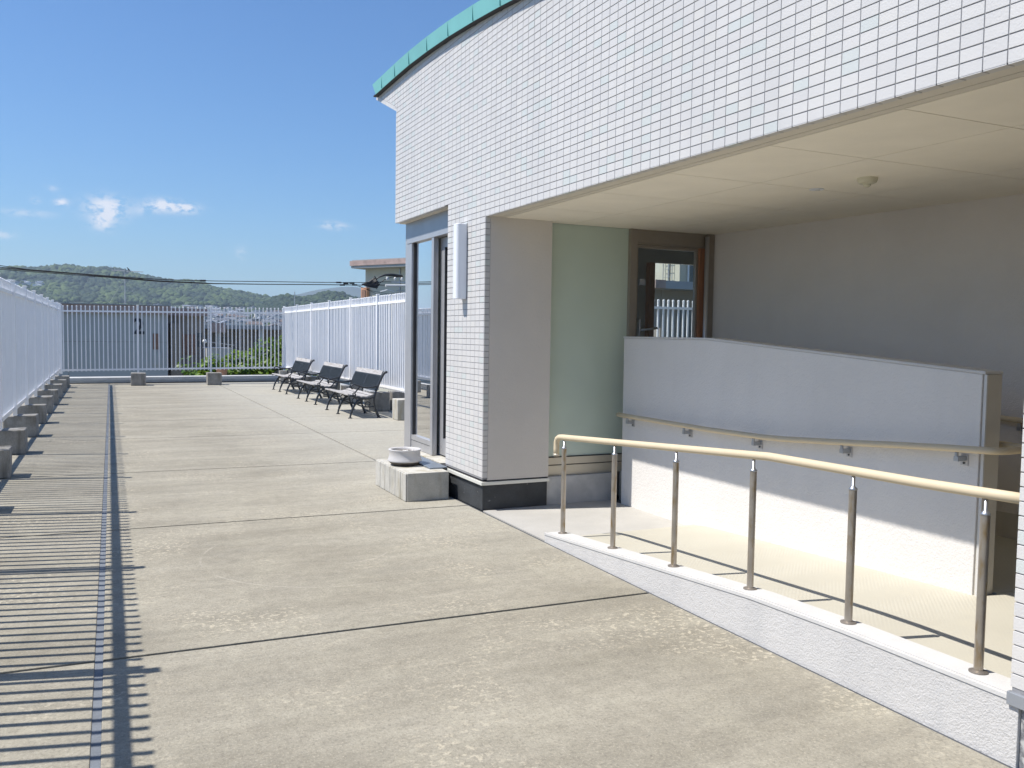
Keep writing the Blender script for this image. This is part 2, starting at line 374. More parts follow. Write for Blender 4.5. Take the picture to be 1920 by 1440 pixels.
def interp(pts, x):
    xs = [p[0] for p in pts]; ys = [p[1] for p in pts]
    return float(np.interp(x, xs, ys))
RIDGE = [(-900, 50), (-373, 53.5), (-301, 82.5), (-189, 111), (-164, 120.7), (-130, 118.9), (-91, 125.2), (-60, 129.8), (-30, 124.5), (12, 127.5), (38, 125.2), (65, 117), (108, 109.4), (152, 101.6),
         (169, 105.8), (203, 103.5), (232, 88.8), (278, 83), (314, 76.9), (344, 66.6), (368, 51), (900, 38)]
RIDGE2 = [(150, 15), (217, 30), (235, 42), (250, 50), (270, 55.5), (285, 52.5), (302, 52), (328, 59), (341, 63), (364, 58.5), (377, 56.2), (400, 51.5), (437, 47), (700, 40), (1200, 30)]
MTN = [(-3000, 60), (300, 85), (546, 115), (699, 156), (777, 163.5), (909, 186.5), (990, 210.7), (1128, 232), (1184, 231), (1270, 217.5), (1416, 202.6), (2000, 180), (3500, 120)]
def town_z(y): return float(np.interp(y, [0, 250, 500, 900, 1600, 3000], [-9.25, -9.2, -4, 7.5, 38, 60]))
def fbm(x, y, s): return mnoise.fractal(Vector((x / s, y / s, 3.3)), 1.0, 2.0, 5)
def land_z(x, y):
    base = town_z(y)
    if y > 1560:
        t = min(1, (y - 1560) / 540); s = t * t * (3 - 2 * t) * .55 + t * .45
        r = interp(RIDGE, x)
        if y > 2100: s = max(.2, 1 - (y - 2100) / 900)
        return base + max(0, (r - 38 - (base - 38 if base > 38 else 0))) * s + (fbm(x, y, 160) * 9 * (1 if y < 2040 else .15) * min(1, t * 2))
    return base
def grid(name, xs, ys, zf, mat, parent=None):
    vs = []; fs = []
    for y in ys:
        for x in xs: vs.append((x, y, zf(x, y)))
    nx = len(xs)
    for j in range(len(ys) - 1):
        for i in range(nx - 1): fs.append((j * nx + i, j * nx + i + 1, (j + 1) * nx + i + 1, (j + 1) * nx + i))
    m = MB(); m.add(vs, fs); o = m.build(name, mat, smooth=True); o['kind'] = 'structure'; return o
grid('town_slope', list(np.linspace(-700, 900, 65)), list(np.linspace(120, 1560, 40)), land_z, MT['ground'])
grid('wooded_hill', list(np.linspace(-700, 900, 129)), list(np.linspace(1560, 2600, 60)), land_z, MT['hill'])
def hill2_z(x, y):
    t = 1 - abs(y - 1450) / 140
    return town_z(y) - 3 + max(0, interp(RIDGE2, x) - town_z(y) + 0) * max(0, min(1, t * 1.3)) + fbm(x, y, 60) * 3
grid('low_wooded_hill', list(np.linspace(150, 1200, 90)), list(np.linspace(1300, 1600, 24)), hill2_z, MT['hill'])
def mtn_z(x, y):
    t = max(0, 1 - abs(y - 4500) / 1100)
    return -9 + (interp(MTN, x) + 9) * (t ** .8) + fbm(x, y, 500) * 22 * t * (0 if abs(y - 4500) < 60 else 1)
grid('far_mountains', list(np.linspace(-3000, 3500, 160)), list(np.linspace(3400, 5600, 45)), mtn_z, MT['mtn'])

# ---- crowns that make the forest on the hills
def ico(sub=1):
    import bmesh
    bm = bmesh.new(); bmesh.ops.create_icosphere(bm, subdivisions=sub, radius=1.0)
    v = np.array([q.co[:] for q in bm.verts]); f = np.array([[q.index for q in fa.verts] for fa in bm.faces]); bm.free(); return v, f
IV, IF = ico(2)
def crowns(name, spots, mat, kind='stuff', label=None, cat=None):
    n = len(spots); VV = np.zeros((n, len(IV), 3)); tints = np.zeros((n, len(IF)))
    for k, (x, y, z, r, t) in enumerate(spots):
        jit = 1 + rng.normal(0, .13, len(IV))
        a = IV * jit[:, None] * np.array([r * rng.uniform(.9, 1.2), r * rng.uniform(.9, 1.2), r * rng.uniform(.75, 1.05)])
        VV[k] = a + np.array([x, y, z])
        tints[k] = np.clip(t + rng.normal(0, .12, len(IF)), 0, 1)
    FF = (IF[None] + (np.arange(n) * len(IV))[:, None, None]).reshape(-1, 3)
    me = bpy.data.meshes.new(name); V_ = VV.reshape(-1, 3)
    me.vertices.add(len(V_)); me.vertices.foreach_set('co', V_.ravel())
    me.loops.add(FF.size); me.loops.foreach_set('vertex_index', FF.ravel().astype(np.int32))
    me.polygons.add(len(FF)); me.polygons.foreach_set('loop_start', (np.arange(len(FF)) * 3).astype(np.int32))
    at = me.attributes.new('tint', 'FLOAT', 'FACE'); at.data.foreach_set('value', tints.ravel())
    me.materials.append(mat); me.update(calc_edges=True); me.validate()
    o = bpy.data.objects.new(name, me); COL.objects.link(o); o['kind'] = 'stuff'
    if label: tag(o, label, cat)
    return o
def tintf(x, y): 
    q = mnoise.noise(Vector((x / 45, y / 90, 1.0))) * 1.15 + mnoise.noise(Vector((x / 13, y / 22, 5.0))) * .6
    return min(1, max(0, .42 + q))
sp_ = []
while len(sp_) < 5200:
    y = random.uniform(1600, 2110); x = random.uniform(-.2 * y, .2 * y)
    if interp(RIDGE, x) < 52: continue
    r = random.uniform(3.6, 7.2); sp_.append((x, y, land_z(x, y) + r * .35, r, tintf(x, y)))
crowns('hill_forest', sp_, MT['forest'])
sp_ = []
while len(sp_) < 1500:
    y = random.uniform(1330, 1460); x = random.uniform(.145 * y, .34 * y)
    r = random.uniform(3.2, 6.6); sp_.append((x, y, hill2_z(x, y) + r * .3, r, tintf(x + 500, y) * .7))
crowns('low_hill_forest', sp_, MT['forest'])
sp_ = []
while len(sp_) < 260:
    y = random.uniform(1420, 1540); x = random.uniform(-40, 70); top = float(np.interp(x / 1480, [-.0195, -.0022, .0154, .0409], [.0231, .0285, .0275, .0235])) * 1480 + 1.5
    if x < -32 or x > 66: continue
    r = random.uniform(3, 5.5); sp_.append((x, y, max(town_z(y), top - r - random.uniform(0, 7)), r, random.uniform(.6, 1.0)))
crowns('bright_grove', sp_, MT['forest'])
sp_ = []
while len(sp_) < 500:
    y = random.uniform(600, 1560); x = random.uniform(-.06 * y, .24 * y); r = random.uniform(2, 4); sp_.append((x, y, town_z(y) + r * .5, r, random.uniform(0, .7)))
crowns('town_trees', sp_, MT['forest'])

# ---- town houses on the slope
WALLS = [simple('far_wall_%d' % i, c, .8) for i, c in enumerate([(.62, .60, .55), (.55, .53, .50), (.70, .69, .67), (.48, .43, .37)])]
ROOFS = [simple('far_roof_%d' % i, c, .5) for i, c in enumerate([(.10, .105, .12), (.17, .18, .20), (.16, .12, .10), (.24, .26, .30)])]
ROOFN = ['charcoal', 'grey', 'brown', 'pale blue-grey']; WALLN = ['cream', 'beige', 'white', 'tan']
def house_mesh(w, d, h, rh):
    m = MB(); m.box(-w / 2, w / 2, -d / 2, d / 2, -1.5, h); m.cur = 1; e = .5
    m.add([(-w / 2 - e, -d / 2 - e, h - .1), (w / 2 + e, -d / 2 - e, h - .1), (w / 2 + e, d / 2 + e, h - .1), (-w / 2 - e, d / 2 + e, h - .1), (-w / 2 - e, 0, h + rh), (w / 2 + e, 0, h + rh)],
          [(0, 1, 5, 4), (2, 3, 4, 5), (0, 4, 3), (1, 2, 5), (0, 3, 2, 1)])
    m.cur = 2
    for k in range(3): m.box(-w / 2 + .8 + k * w / 3.2, -w / 2 + 2.0 + k * w / 3.2, -d / 2 - .06, -d / 2, h - 2.0, h - .8)
    return m
srcs = []
for wi in range(4):
    for ri in range(4):
        mm = house_mesh(random.uniform(7, 11), random.uniform(6.5, 8.5), random.uniform(5, 6.2), random.uniform(1.3, 2.0))
        o = mm.build('town_house', [WALLS[wi], ROOFS[ri], MT['dark_win']]); srcs.append((o, wi, ri))
used = set(); n = 0
while n < 280:
    y = 620 * (1560 / 620) ** random.random(); x = random.uniform(-.035 * y, .215 * y)
    cell = (int(x / 13), int(y / 15))
    if cell in used or (-45 < x < 75 and y > 1400): continue
    used.add(cell); k = random.randrange(16); src, wi, ri = srcs[k]
    if n < 16: src, wi, ri = srcs[n]; o = src
    else: o = src.copy(); COL.objects.link(o)
    o.location = (x, y, town_z(y)); o.rotation_euler = (0, 0, random.choice([0, pi / 2]) + random.uniform(-.25, .25))
    tag(o, 'tiny far-off %s house with a %s gable roof on the town slope' % (WALLN[wi], ROOFN[ri]), 'house', 'town houses on the far slope'); n += 1
mm = MB()
for _ in range(26):      # white dots of houses half way up the hill
    x = random.uniform(-150, -95); y = random.uniform(1760, 1800); z = land_z(x, y) + 6
    mm.cur = random.choice([0, 0, 1]); w = random.uniform(3, 5); mm.box(x - w, x + w, y - 4, y + 4, z - 4, z + random.uniform(1, 3))
o = mm.build('hillside_houses', [WALLS[2], ROOFS[3]], stuff=True); tag(o, 'row of small pale houses half way up the wooded hill', 'houses')

# ---- podium under the terrace, terrace floor
pd = MB(); pd.box(-1.75, 11.5, -5, 13.2, -9.3, -.06); pd.box(-1.75, 5.6, 13.2, 26.4, -9.3, -.06)
pdo = pd.build('podium_building', MT['podium']); tag(pdo, 'rendered lower storeys carrying the roof terrace and the tiled annex', 'building')
fl = MB(); fl.box(-1.6, 11.3, -4.8, 13.0, -.055, -.012); fl.box(-1.6, 5.45, 13.0, 26.2, -.055, -.012)
tf = struct('terrace_floor', fl, MT['joint'])
XL = lambda y: -.065 + .0093 * y                     # long joint near the left fence
def ysl(y0, x): return y0 - .024 * x
YJ = [-4.8, -1.3, 1.45, 4.205, 6.95, 9.70, 12.68, 15.1, 17.75, 20.4, 23.1, 25.55]
def slab(x0f, x1f, y0, y1, mat):
    w = .0125
    q = [(x0f(y0) , ysl(y0, x0f(y0)) + w), (x1f(y0), ysl(y0, x1f(y0)) + w), (x1f(y1), ysl(y1, x1f(y1)) - w), (x0f(y1), ysl(y1, x0f(y1)) - w)]
    c = (sum(p[0] for p in q) / 4, sum(p[1] for p in q) / 4, 0)
    m = MB(); m.slab(q, -.05, 0.0); return m.build('concrete_slab', mat, tf, loc=c, bevel=.003)
for i in range(len(YJ) - 1):
    a, b = YJ[i], YJ[i + 1]
    slab(lambda y: -1.6, lambda y: XL(y) - .017, a, b, MT['deck'])
    slab(lambda y: XL(y) + .017, lambda y: 2.828, a, b, MT['deck'])
    if a >= 9.6: slab(lambda y: 2.852, lambda y: 5.45 if a >= 12.6 else 11.3, a, b, MT['deck'])
m = MB()
for yy in np.arange(-4.8, 25.5, 1.0):
    a, b = yy, min(yy + 1.0, 25.55)
    m.slab([(XL(a) - .0165, a), (XL(a) + .0165, a), (XL(b) + .0165, b), (XL(b) - .0165, b)], -.03, -.004)
m.build('joint_strip', MT['joint_blue'], tf)
m = MB()
for a in np.arange(1.0, 9.6, .4): m.slab([(2.8275 + random.uniform(-.002, .001), a), (2.8445, a), (2.8445, a + .4), (2.8275 + random.uniform(-.002, .001), a + .4)], -.03, -.0025)
m.build('edge_joint', MT['joint'], tf)
# pale landing at the foot of the ramp
ld = MB(); ld.slab([(2.852, 5.36, .004), (4.10, 5.36, .004), (4.10, 6.70, .004), (2.852, 6.60, .004)], -.05, 0); struct('landing_floor', ld, MT['landing'])
# ramp
RZ = lambda y: float(np.interp(y, [2.9, 5.36, 5.5], [.152, .046, .006]))
rf = MB()
ys = list(np.linspace(1.0, 5.40, 23))
for a, b in zip(ys[:-1], ys[1:]):
    za, zb = RZ(a), RZ(b)
    rf.slab([(2.99, a, za), (4.12 if a >= 3.0 else 5.55, a, za), (4.12 if a >= 3.0 else 5.55, b, zb), (2.99, b, zb)], -.05, 0)
for a, b in zip(np.linspace(3.0, 6.7, 9)[:-1], np.linspace(3.0, 6.7, 9)[1:]):
    za, zb = .152 + (a - 3) * .027, .152 + (b - 3) * .027
    rf.slab([(4.235, a, za), (5.55, a, za), (5.55, b, zb), (4.235, b, zb)], -.05, 0)
struct('ramp_floor', rf, MT['rampf'])
# kerb at the far end and sides of the terrace
kb = MB(); kb.slab([(-1.6, 25.60, .15), (5.45, 26.05, .17), (5.45, 26.4, .17), (-1.6, 26.2, .15)], -.05, .15)
kb.box(-1.75, -1.601, -4.8, 26.2, -.05, .14); kb.box(5.46, 5.6, 13.2, 26.4, -.05, .14); struct('terrace_kerb', kb, MT['kerb'], bevel=.01)
km = MB(); km.slab([(-1.6, 25.52), (5.45, 25.99), (5.45, 26.04), (-1.6, 25.59)], .02, .09); struct('kerb_flashing', km, MT['kerb_metal'])
# second parapet beyond
k2 = MB(); k2.slab([(-1.7, 27.6), (7.5, 28.1), (7.5, 28.35), (-1.7, 27.85)], -9.3, .02); o = k2.build('boundary_wall', MT['kerb_metal']); tag(o, 'low dull grey wall just beyond the far terrace kerb', 'wall')

# ================================================================== ANNEX BUILDING
B = thing('annex_building', 'white tiled annex with a curved green copper roof edge and a covered ramp entrance', 'building', (2.84, 6.6, 0))
FP = [(9.705, 4.233), (9.0, 4.243), (8.466, 4.245), (7.913, 4.228), (7.337, 4.198), (6.775, 4.152), (6.3, 4.105), (5.7, 4.035), (5.0, 3.94), (4.2, 3.815), (3.3, 3.66), (2.3, 3.46), (1.2, 3.21), (0.0, 2.90), (-1.2, 2.56)][::-1]
def roof_z(y): return interp(FP, y)
FB = .128                                             # height of the copper band
# body behind the tiles (grout coloured face is 6 mm behind the tile faces)
XW = 2.843
up = [(y, roof_z(y) - .02) for y, _ in FP if y <= 9.0]
out = [(-1.2, 2.432)] + [(7.4585, 2.432), (7.4585, 2.632), (9.018, 2.632), (9.018, 3.80), (9.765, 4.09), (9.72, roof_z(9.7) - .02)] + sorted(up, key=lambda p: -p[0])
m = MB(); m.prism(out, XW, 3.0, 'x'); m.prism([(6.606, .262), (7.4585, .262), (7.4585, 2.432), (6.606, 2.432)], XW, 3.0, 'x')
m.prism([(-1.2, .262), (1.942, .262), (1.942, 2.432), (-1.2, 2.432)], XW, 3.0, 'x')
fac = m.build('facade_wall', MT['grout'], B)
# tiles
th = .0085
def tile_geo(mb, y0, y1, z0, z1, x=XW - .003, t=.0036, bev=.0009):
    mb.add([(x, y0 + bev, z0 + bev), (x, y1 - bev, z0 + bev), (x, y1 - bev, z1 - bev), (x, y0 + bev, z1 - bev),
            (x + bev, y0, z0), (x + bev, y1, z0), (x + bev, y1, z1), (x + bev, y0, z1), (x + t, y0, z0), (x + t, y1, z0), (x + t, y1, z1), (x + t, y0, z1)],
           [(0, 3, 2, 1), (0, 1, 5, 4), (1, 2, 6, 5), (2, 3, 7, 6), (3, 0, 4, 7), (4, 5, 9, 8), (5, 6, 10, 9), (6, 7, 11, 10), (7, 4, 8, 11)])
JH, JV = .0024, .0021        # half joints: courses, perpends
JH0, JV0 = JH, JV
def top_at(y): return roof_z(min(max(y, -1.1), 9.7)) - FB + .055
cells = []; clipped = []
PY = .0946
def clip(poly, f):
    out = []
    for i in range(len(poly)):
        p, q = poly[i], poly[(i + 1) % len(poly)]; fp, fq = f(p), f(q)
        if fp >= 0: out.append(p)
        if (fp >= 0) != (fq >= 0):
            t = fp / (fp - fq); out.append((p[0] + (q[0] - p[0]) * t, p[1] + (q[1] - p[1]) * t))
    return out
COR = lambda y: 3.80 + (y - 9.018) * .39 + .0465
for j in range(-43, 40):
    z0 = 2.426 + .05 * j
    for i in range(-84, 34):
        y0 = 6.607 + PY * i; y1 = y0 + PY; yc = (y0 + y1) / 2; zc = z0 + .025
        if y0 < -1.19: continue
        a, b, c, d = y0, y1, z0, z0 + .05
        if zc > top_at(yc): continue
        if zc < 2.426 and not (6.607 <= yc <= 7.4585 or y0 < 1.95): continue
        if zc < 2.426 and y0 < 1.95: b = min(b, 1.947)
        if zc < 2.626 and yc > 7.4585: continue
        if b > 9.018 and zc > 3.79:
            pl = [(a + JV0, c + JH0), (b - JV0, c + JH0), (b - JV0, d - JH0), (a + JV0, d - JH0)]
            if a > 9.0 or d < COR(b) + .06:
                pl = clip(pl, lambda p: (p[1] - COR(p[0])) if p[0] > 9.018 or a > 9.0 else max(p[1] - COR(p[0]), 9.018 - p[0])); pl = clip(pl, lambda p: 9.742 - p[0])
                if len(pl) >= 3: clipped.append(pl)
                continue
            cells.append((a, b, c, d)); continue
        if a >= 9.012: continue
        if b > 9.018: b = 9.018
        if b - a < .012: continue
        cells.append((a, b, c, d))
vis = [(min((Vector((2.84, (a + b) / 2, (c + d) / 2)) - EYE).length, 99), (a, b, c, d)) for a, b, c, d in cells if in_view((2.84, (a + b) / 2, (c + d) / 2)) and abs(b - a - PY) < .001]
vis.sort(key=lambda q: q[0]); big = [q[1] for q in vis[:298]]; bigset = set(big)
tm = MB(); tile_geo(tm, -PY / 2 + JV, PY / 2 - JV, -.025 + JH, .025 - JH, x=-.003, t=.0036)
src = None
for (a, b, c, d) in big:
    ctr = (XW, (a + b) / 2, (c + d) / 2)
    if src is None:
        for q in range(len(tm.v)): tm.v[q] = (tm.v[q][0] + ctr[0], tm.v[q][1] + ctr[1], tm.v[q][2] + ctr[2])
        src = tm.build('tile', MT['tile'], fac, loc=ctr)
    else: o = place(src, 'tile', fac, ctr)
    (src if (a, b, c, d) == big[0] else o).rotation_euler = (0, random.gauss(0, .0022), random.gauss(0, .0022))
m = MB()
for (a, b, c, d) in cells:
    if (a, b, c, d) in bigset: continue
    m.tint = random.random() * .98 + .01; x = XW - .003 + random.gauss(0, .00025)
    tile_geo(m, a + JV, b - JV, c + JH, d - JH, x=x)
for pl in clipped:
    m.tint = random.random() * .9 + .05; n0 = len(pl)
    m.prism(pl, XW - .003, XW + .0005, 'x')
# sloping border course of the corbel, and reveals (soffit returns, column return)
n_ = 8
for k in range(n_):
    a = 9.022 + k * .0925; b = a + .0895; za = 3.80 + (a - 9.02) * .39; zb = 3.80 + (b - 9.02) * .39
    m.tint = random.random(); x = XW - .003
    m.add([(x, a, za), (x, b, zb), (x, b, zb + .044), (x, a, za + .044), (x + .0036, a, za), (x + .0036, b, zb), (x + .0036, b, zb + .044), (x + .0036, a, za + .044)],
          [(0, 3, 2, 1), (0, 1, 5, 4), (1, 2, 6, 5), (2, 3, 7, 6), (3, 0, 4, 7)])
    m.add([(XW - .003, a, za), (XW - .003, b, zb), (XW + .15, b, zb - .001), (XW + .15, a, za - .001)], [(0, 1, 2, 3)])
for i in range(-84, 34):
    y0 = 6.607 + PY * i; y1 = y0 + PY
    m.tint = random.random()
    if 1.95 < y0 and y1 < 6.63: m.box(2.8412, 2.884, y0 + .003, y1 - .003, 2.4245, 2.4315)
    if 7.5 < y0 and y1 < 9.04: m.box(2.8412, 2.884, y0 + JV, y1 - JV, 2.6245, 2.6315)
for j in range(-43, 0):
    z0 = 2.426 + .05 * j; m.tint = random.random()
    m.box(2.8412, 2.884, 6.5995, 6.6055, z0 + JH, z0 + .05 - JH)
    m.box(2.8412, 2.884, 1.9425, 1.9475, z0 + JH, z0 + .05 - JH)
for j in range(4, 28):
    z0 = 2.426 + .05 * j; m.tint = random.random()
    if z0 + .05 <= 3.81:
        m.box(2.8412, 2.884, 9.0185, 9.0245, z0 + JH, z0 + .05 - JH)
m.build('small_tile', MT['tile'], fac, stuff=True)
# outer shell volumes of the annex (roof, upper mass, end walls)
m = MB(); out2 = [(-1.2, 2.45), (9.0, 2.645), (9.0, 3.78), (9.70, 4.06)] + sorted([(y, roof_z(y) - .05) for y, _ in FP], key=lambda p: -p[0])
m.prism(out2, 3.0005, 7.8, 'x'); m.build('upper_wall', MT['stucco'], B)
m = MB(); pts = [(y, z) for y, z in FP]
for (ya, za), (yb, zb) in zip(pts[:-1], pts[1:]):
    m.add([(2.80, ya, za - .045), (2.80, yb, zb - .045), (7.95, yb, zb - .045), (7.95, ya, za - .045), (2.80, ya, za - .012), (2.80, yb, zb - .012), (7.95, yb, zb - .012), (7.95, ya, za - .012)],
          [(0, 1, 2, 3), (4, 7, 6, 5), (0, 4, 5, 1), (1, 5, 6, 2), (2, 6, 7, 3), (3, 7, 4, 0)])
m.build('roof', MT['copper'], B)
# copper verge band: one sheet between seams
seams = [9.70, 9.357, 8.893, 8.430, 7.903, 7.352, 6.782, 6.237, 5.70, 5.15, 4.6, 4.05, 3.5, 2.95, 2.4, 1.8, 1.2, .6]
for k in range(len(seams) - 1):
    a, b = seams[k + 1] + .0008, seams[k] - .0008; m = MB(); nn = 4; xo = 2.775; sl = .012
    for q in range(nn):
        y0 = a + (b - a) * q / nn; y1 = a + (b - a) * (q + 1) / nn; t0, t1 = roof_z(y0), roof_z(y1)
        ex = .05 if (k == 0 and q == nn - 1) else 0
        m.add([(xo + sl, y0, t0 - FB), (xo + sl, y1 - ex * 1.9, t1 - FB), (xo, y1, t1), (xo, y0, t0), (2.8, y0, t0 - FB), (2.8, y1 - ex * 1.9, t1 - FB), (2.8, y1, t1), (2.8, y0, t0)],
              [(0, 3, 2, 1), (4, 5, 6, 7), (0, 1, 5, 4), (3, 7, 6, 2), (1, 2, 6, 5), (0, 4, 7, 3)])
    m.build('verge_sheet', MT['copper'], B)
    m = MB(); y0 = seams[k + 1]; t0 = roof_z(y0); m.box(xo - .0004, xo + .014, y0 - .003, y0 + .003, t0 - FB + .002, t0 + .001); m.build('standing_seam', MT['copper'], B)
m = MB()
for (ya, za), (yb, zb) in zip(pts[:-1], pts[1:]):
    m.add([(2.79, ya, za - FB - .004), (2.79, yb, zb - FB - .004), (2.846, yb, zb - FB - .004), (2.846, ya, za - FB - .004), (2.79, ya, za - FB + .01), (2.79, yb, zb - FB + .01), (2.846, yb, zb - FB + .01), (2.846, ya, za - FB + .01)],
          [(0, 1, 2, 3), (4, 7, 6, 5), (0, 4, 5, 1), (2, 6, 7, 3)])
m.build('eave_soffit', MT['dark'], B)
# soffit over the west glazing
m = MB(); m.box(2.886, 3.10, 7.525, 9.016, 2.622, 2.631); m.build('soffit', MT['ceil_trim'], B)
# column side (greige plaster) + plinth
m = MB(); m.prism([(2.8865, 6.6005), (3.455, 6.6005), (3.455, 7.29), (3.001, 7.29), (3.001, 7.4585), (2.8865, 7.4585)], .256, 2.4315, 'z'); m.build('column_wall', MT['beige_wall'], B)
m = MB(); m.box(2.852, 3.453, 6.618, 7.62, 0.001, .214); m.build('plinth', MT['plinth'], B)
m = MB(); m.box(2.828, 3.462, 6.588, 6.606, .216, .244); m.box(2.828, 2.850, 6.607, 7.62, .216, .244); m.build('drip_trim', MT['trim_metal'], B, bevel=.002)
m = MB(); m.box(2.85, 3.45, 6.600, 7.60, .2445, .2555); m.build('shadow_gap', MT['dark'], B)
m = MB(); m.box(2.856, 3.0, -1.2, 1.913, 0.001, .214); m.build('plinth', MT['granite'], B)
m = MB(); m.box(2.828, 2.850, -1.2, 1.952, .216, .262); m.build('drip_trim', MT['alu_panel'], B, bevel=.002)
m = MB(); m.box(2.851, 2.90, -1.2, 1.94, .245, .2615); m.build('shadow_gap', MT['dark'], B)
# covered entrance: ceiling boards with recessed joints
m = MB(); m.box(2.8845, 2.968, 1.2, 6.60, 2.4285, 2.445); m.box(2.972, 3.022, 1.2, 6.60, 2.4275, 2.44); m.build('ceiling_trim', MT['ceil_trim'], B)
m = MB(); m.box(3.02, 5.7, 1.2, 6.71, 2.434, 2.449); m.build('ceiling_backing', MT['dark'], B)
xs_ = [3.024, 3.695, 4.60, 5.50]; ys_ = [1.2, 1.84, 2.655, 3.46, 4.32, 5.13, 5.955, 6.71]
for i in range(3):
    for j in range(7):
        m = MB(); m.box(xs_[i] + .003, xs_[i + 1] - .003, ys_[j] + .003, ys_[j + 1] - .003, 2.427, 2.4335); m.build('ceiling_board', MT['ceil'], B, loc=((xs_[i] + xs_[i + 1]) / 2, (ys_[j] + ys_[j + 1]) / 2, 2.43))
# back wall and south wall of the recess
bw = [(5.135, 6.72), (5.16, 6.72), (7.6, 6.72), (7.6, 1.2), (5.60, 1.2)]
m = MB(); m.prism([(5.20, 6.70), (7.75, 6.70), (7.75, 1.0), (5.62, 1.0)], -.05, 2.433, 'z'); m.build('back_wall', MT['back_wall'], B)
m = MB(); m.prism([(5.188, 6.69), (5.199, 6.69), (5.615, 1.2), (5.600, 1.2)], .16, .34, 'z'); m.build('skirting', MT['beige_paint'], B)
m = MB(); m.box(3.0005, 5.6, .95, 1.2, -.05, 2.4265); m.build('south_wall', MT['back_wall'], B)
# north side of the recess: plinth, sills, frosted pane, door
m = MB(); m.box(3.4535, 4.125, 6.64, 6.86, 0.001, .246); m.build('plinth', MT['plinth_grey'], B, bevel=.004)
m = MB(); m.box(3.4555, 4.30, 6.685, 6.80, .2475, .333); m.build('window_sill', MT['champ'], B)
m = MB(); m.box(3.4555, 4.30, 6.692, 6.80, .341, .401); m.build('bottom_rail', MT['champ'], B)
m = MB(); m.box(3.4555, 4.30, 6.70, 6.79, .332, .408); m.build('gasket', MT['dark'], B)
m = MB(); m.box(3.4555, 4.286, 6.715, 6.725, .4085, 2.4265); m.build('frosted_pane', MT['frost'], B)
m = MB(); m.box(4.286, 4.356, 6.675, 6.775, .2475, 2.4265); m.build('door_post', MT['bronze'], B, bevel=.002)
m = MB(); m.box(5.125, 5.199, 6.66, 6.775, .20, 2.4265); m.build('door_post', MT['bronze'], B, bevel=.002)
m = MB(); m.tube([(5.11, 6.655, .2), (5.11, 6.655, 2.40)], .020, 12); m.build('downpipe', MT['alu'], B, smooth=True)
m = MB(); m.box(4.3565, 5.1245, 6.69, 6.775, 2.31, 2.4265); m.box(4.3565, 5.1245, 6.70, 6.77, 2.295, 2.3095); m.build('door_head', MT['bronze'], B)
d = MB(); d.box(4.357, 4.392, 6.715, 6.755, .30, 2.294); d.box(5.035, 5.056, 6.715, 6.755, .30, 2.294); d.box(4.392, 5.035, 6.715, 6.755, .30, .42); d.box(4.392, 5.035, 6.715, 6.755, 2.265, 2.294)
dd = d.build('entrance_door', MT['bronze'], B)
m = MB(); m.box(4.393, 5.034, 6.732, 6.738, .421, 2.264); m.build('pane', MT['glass_door'], dd)
m = MB(); m.tube([(4.41, 6.70, 1.52), (4.60, 6.69, 1.545)], .010, 8); m.tube([(4.41, 6.715, 1.40), (4.41, 6.69, 1.40), (4.41, 6.69, 1.62), (4.41, 6.715, 1.62)], .009, 8); m.build('door_handle', MT['alu_panel'], dd, smooth=True)
m = MB(); m.box(4.40, 4.46, 6.695, 6.715, 1.93, 1.985); m.build('door_closer', MT['alu_panel'], dd)
m = MB(); m.box(5.057, 5.1245, 6.695, 6.77, .26, 2.294); m.build('door_jamb', MT['brown_wood'], B)
# west glazing
m = MB(); m.box(2.946, 3.05, 7.47, 8.985, 2.447, 2.6215); m.build('header_panel', MT['alu_panel'], B)
m = MB(); m.box(2.940, 3.03, 7.47, 8.935, 2.405, 2.4465); m.build('head_rail', MT['alu'], B)
m = MB(); m.box(2.945, 3.03, 8.785, 8.925, .262, 2.4045); m.build('window_post', MT['alu'], B, bevel=.002)
m = MB(); m.box(2.945, 2.995, 8.112, 8.175, .262, 2.4045); m.build('window_post', MT['alu'], B, bevel=.002)
m = MB(); m.box(2.955, 3.02, 8.176, 8.784, .345, .395); m.build('bottom_rail', MT['alu'], B)
m = MB(); m.box(2.955, 3.02, 8.176, 8.784, .262, .338); m.build('bottom_rail', MT['alu'], B)
m = MB(); m.box(2.962, 3.01, 8.176, 8.784, .3385, .3445); m.box(2.968, 3.012, 8.765, 8.784, .3955, 2.4045); m.build('gasket', MT['dark'], B)
m = MB(); m.box(2.984, 2.990, 8.177, 8.765, .3955, 2.4045); m.build('window_pane', MT['glass'], B)
sl = MB(); sl.box(3.022, 3.06, 8.00, 8.12, .275, 2.395); sl.box(3.022, 3.06, 7.30, 8.00, .275, .44); sl.box(3.022, 3.06, 7.30, 8.00, 2.30, 2.395)
sd_ = sl.build('sliding_door', MT['alu'], B)
m = MB(); m.box(3.040, 3.046, 7.30, 7.999, .441, 2.299); m.build('pane', MT['glass'], sd_)
m = MB(); m.box(3.018, 3.064, 7.988, 7.9995, .441, 2.299); m.build('gasket', MT['dark'], sd_)
m = MB(); m.box(2.855, 3.2, 7.621, 8.70, .001, .258); m.build('threshold', MT['block_light'], B)
m = MB(); m.box(2.945, 3.1, 8.701, 8.99, .001, .2615); m.build('frame_base', MT['alu'], B)
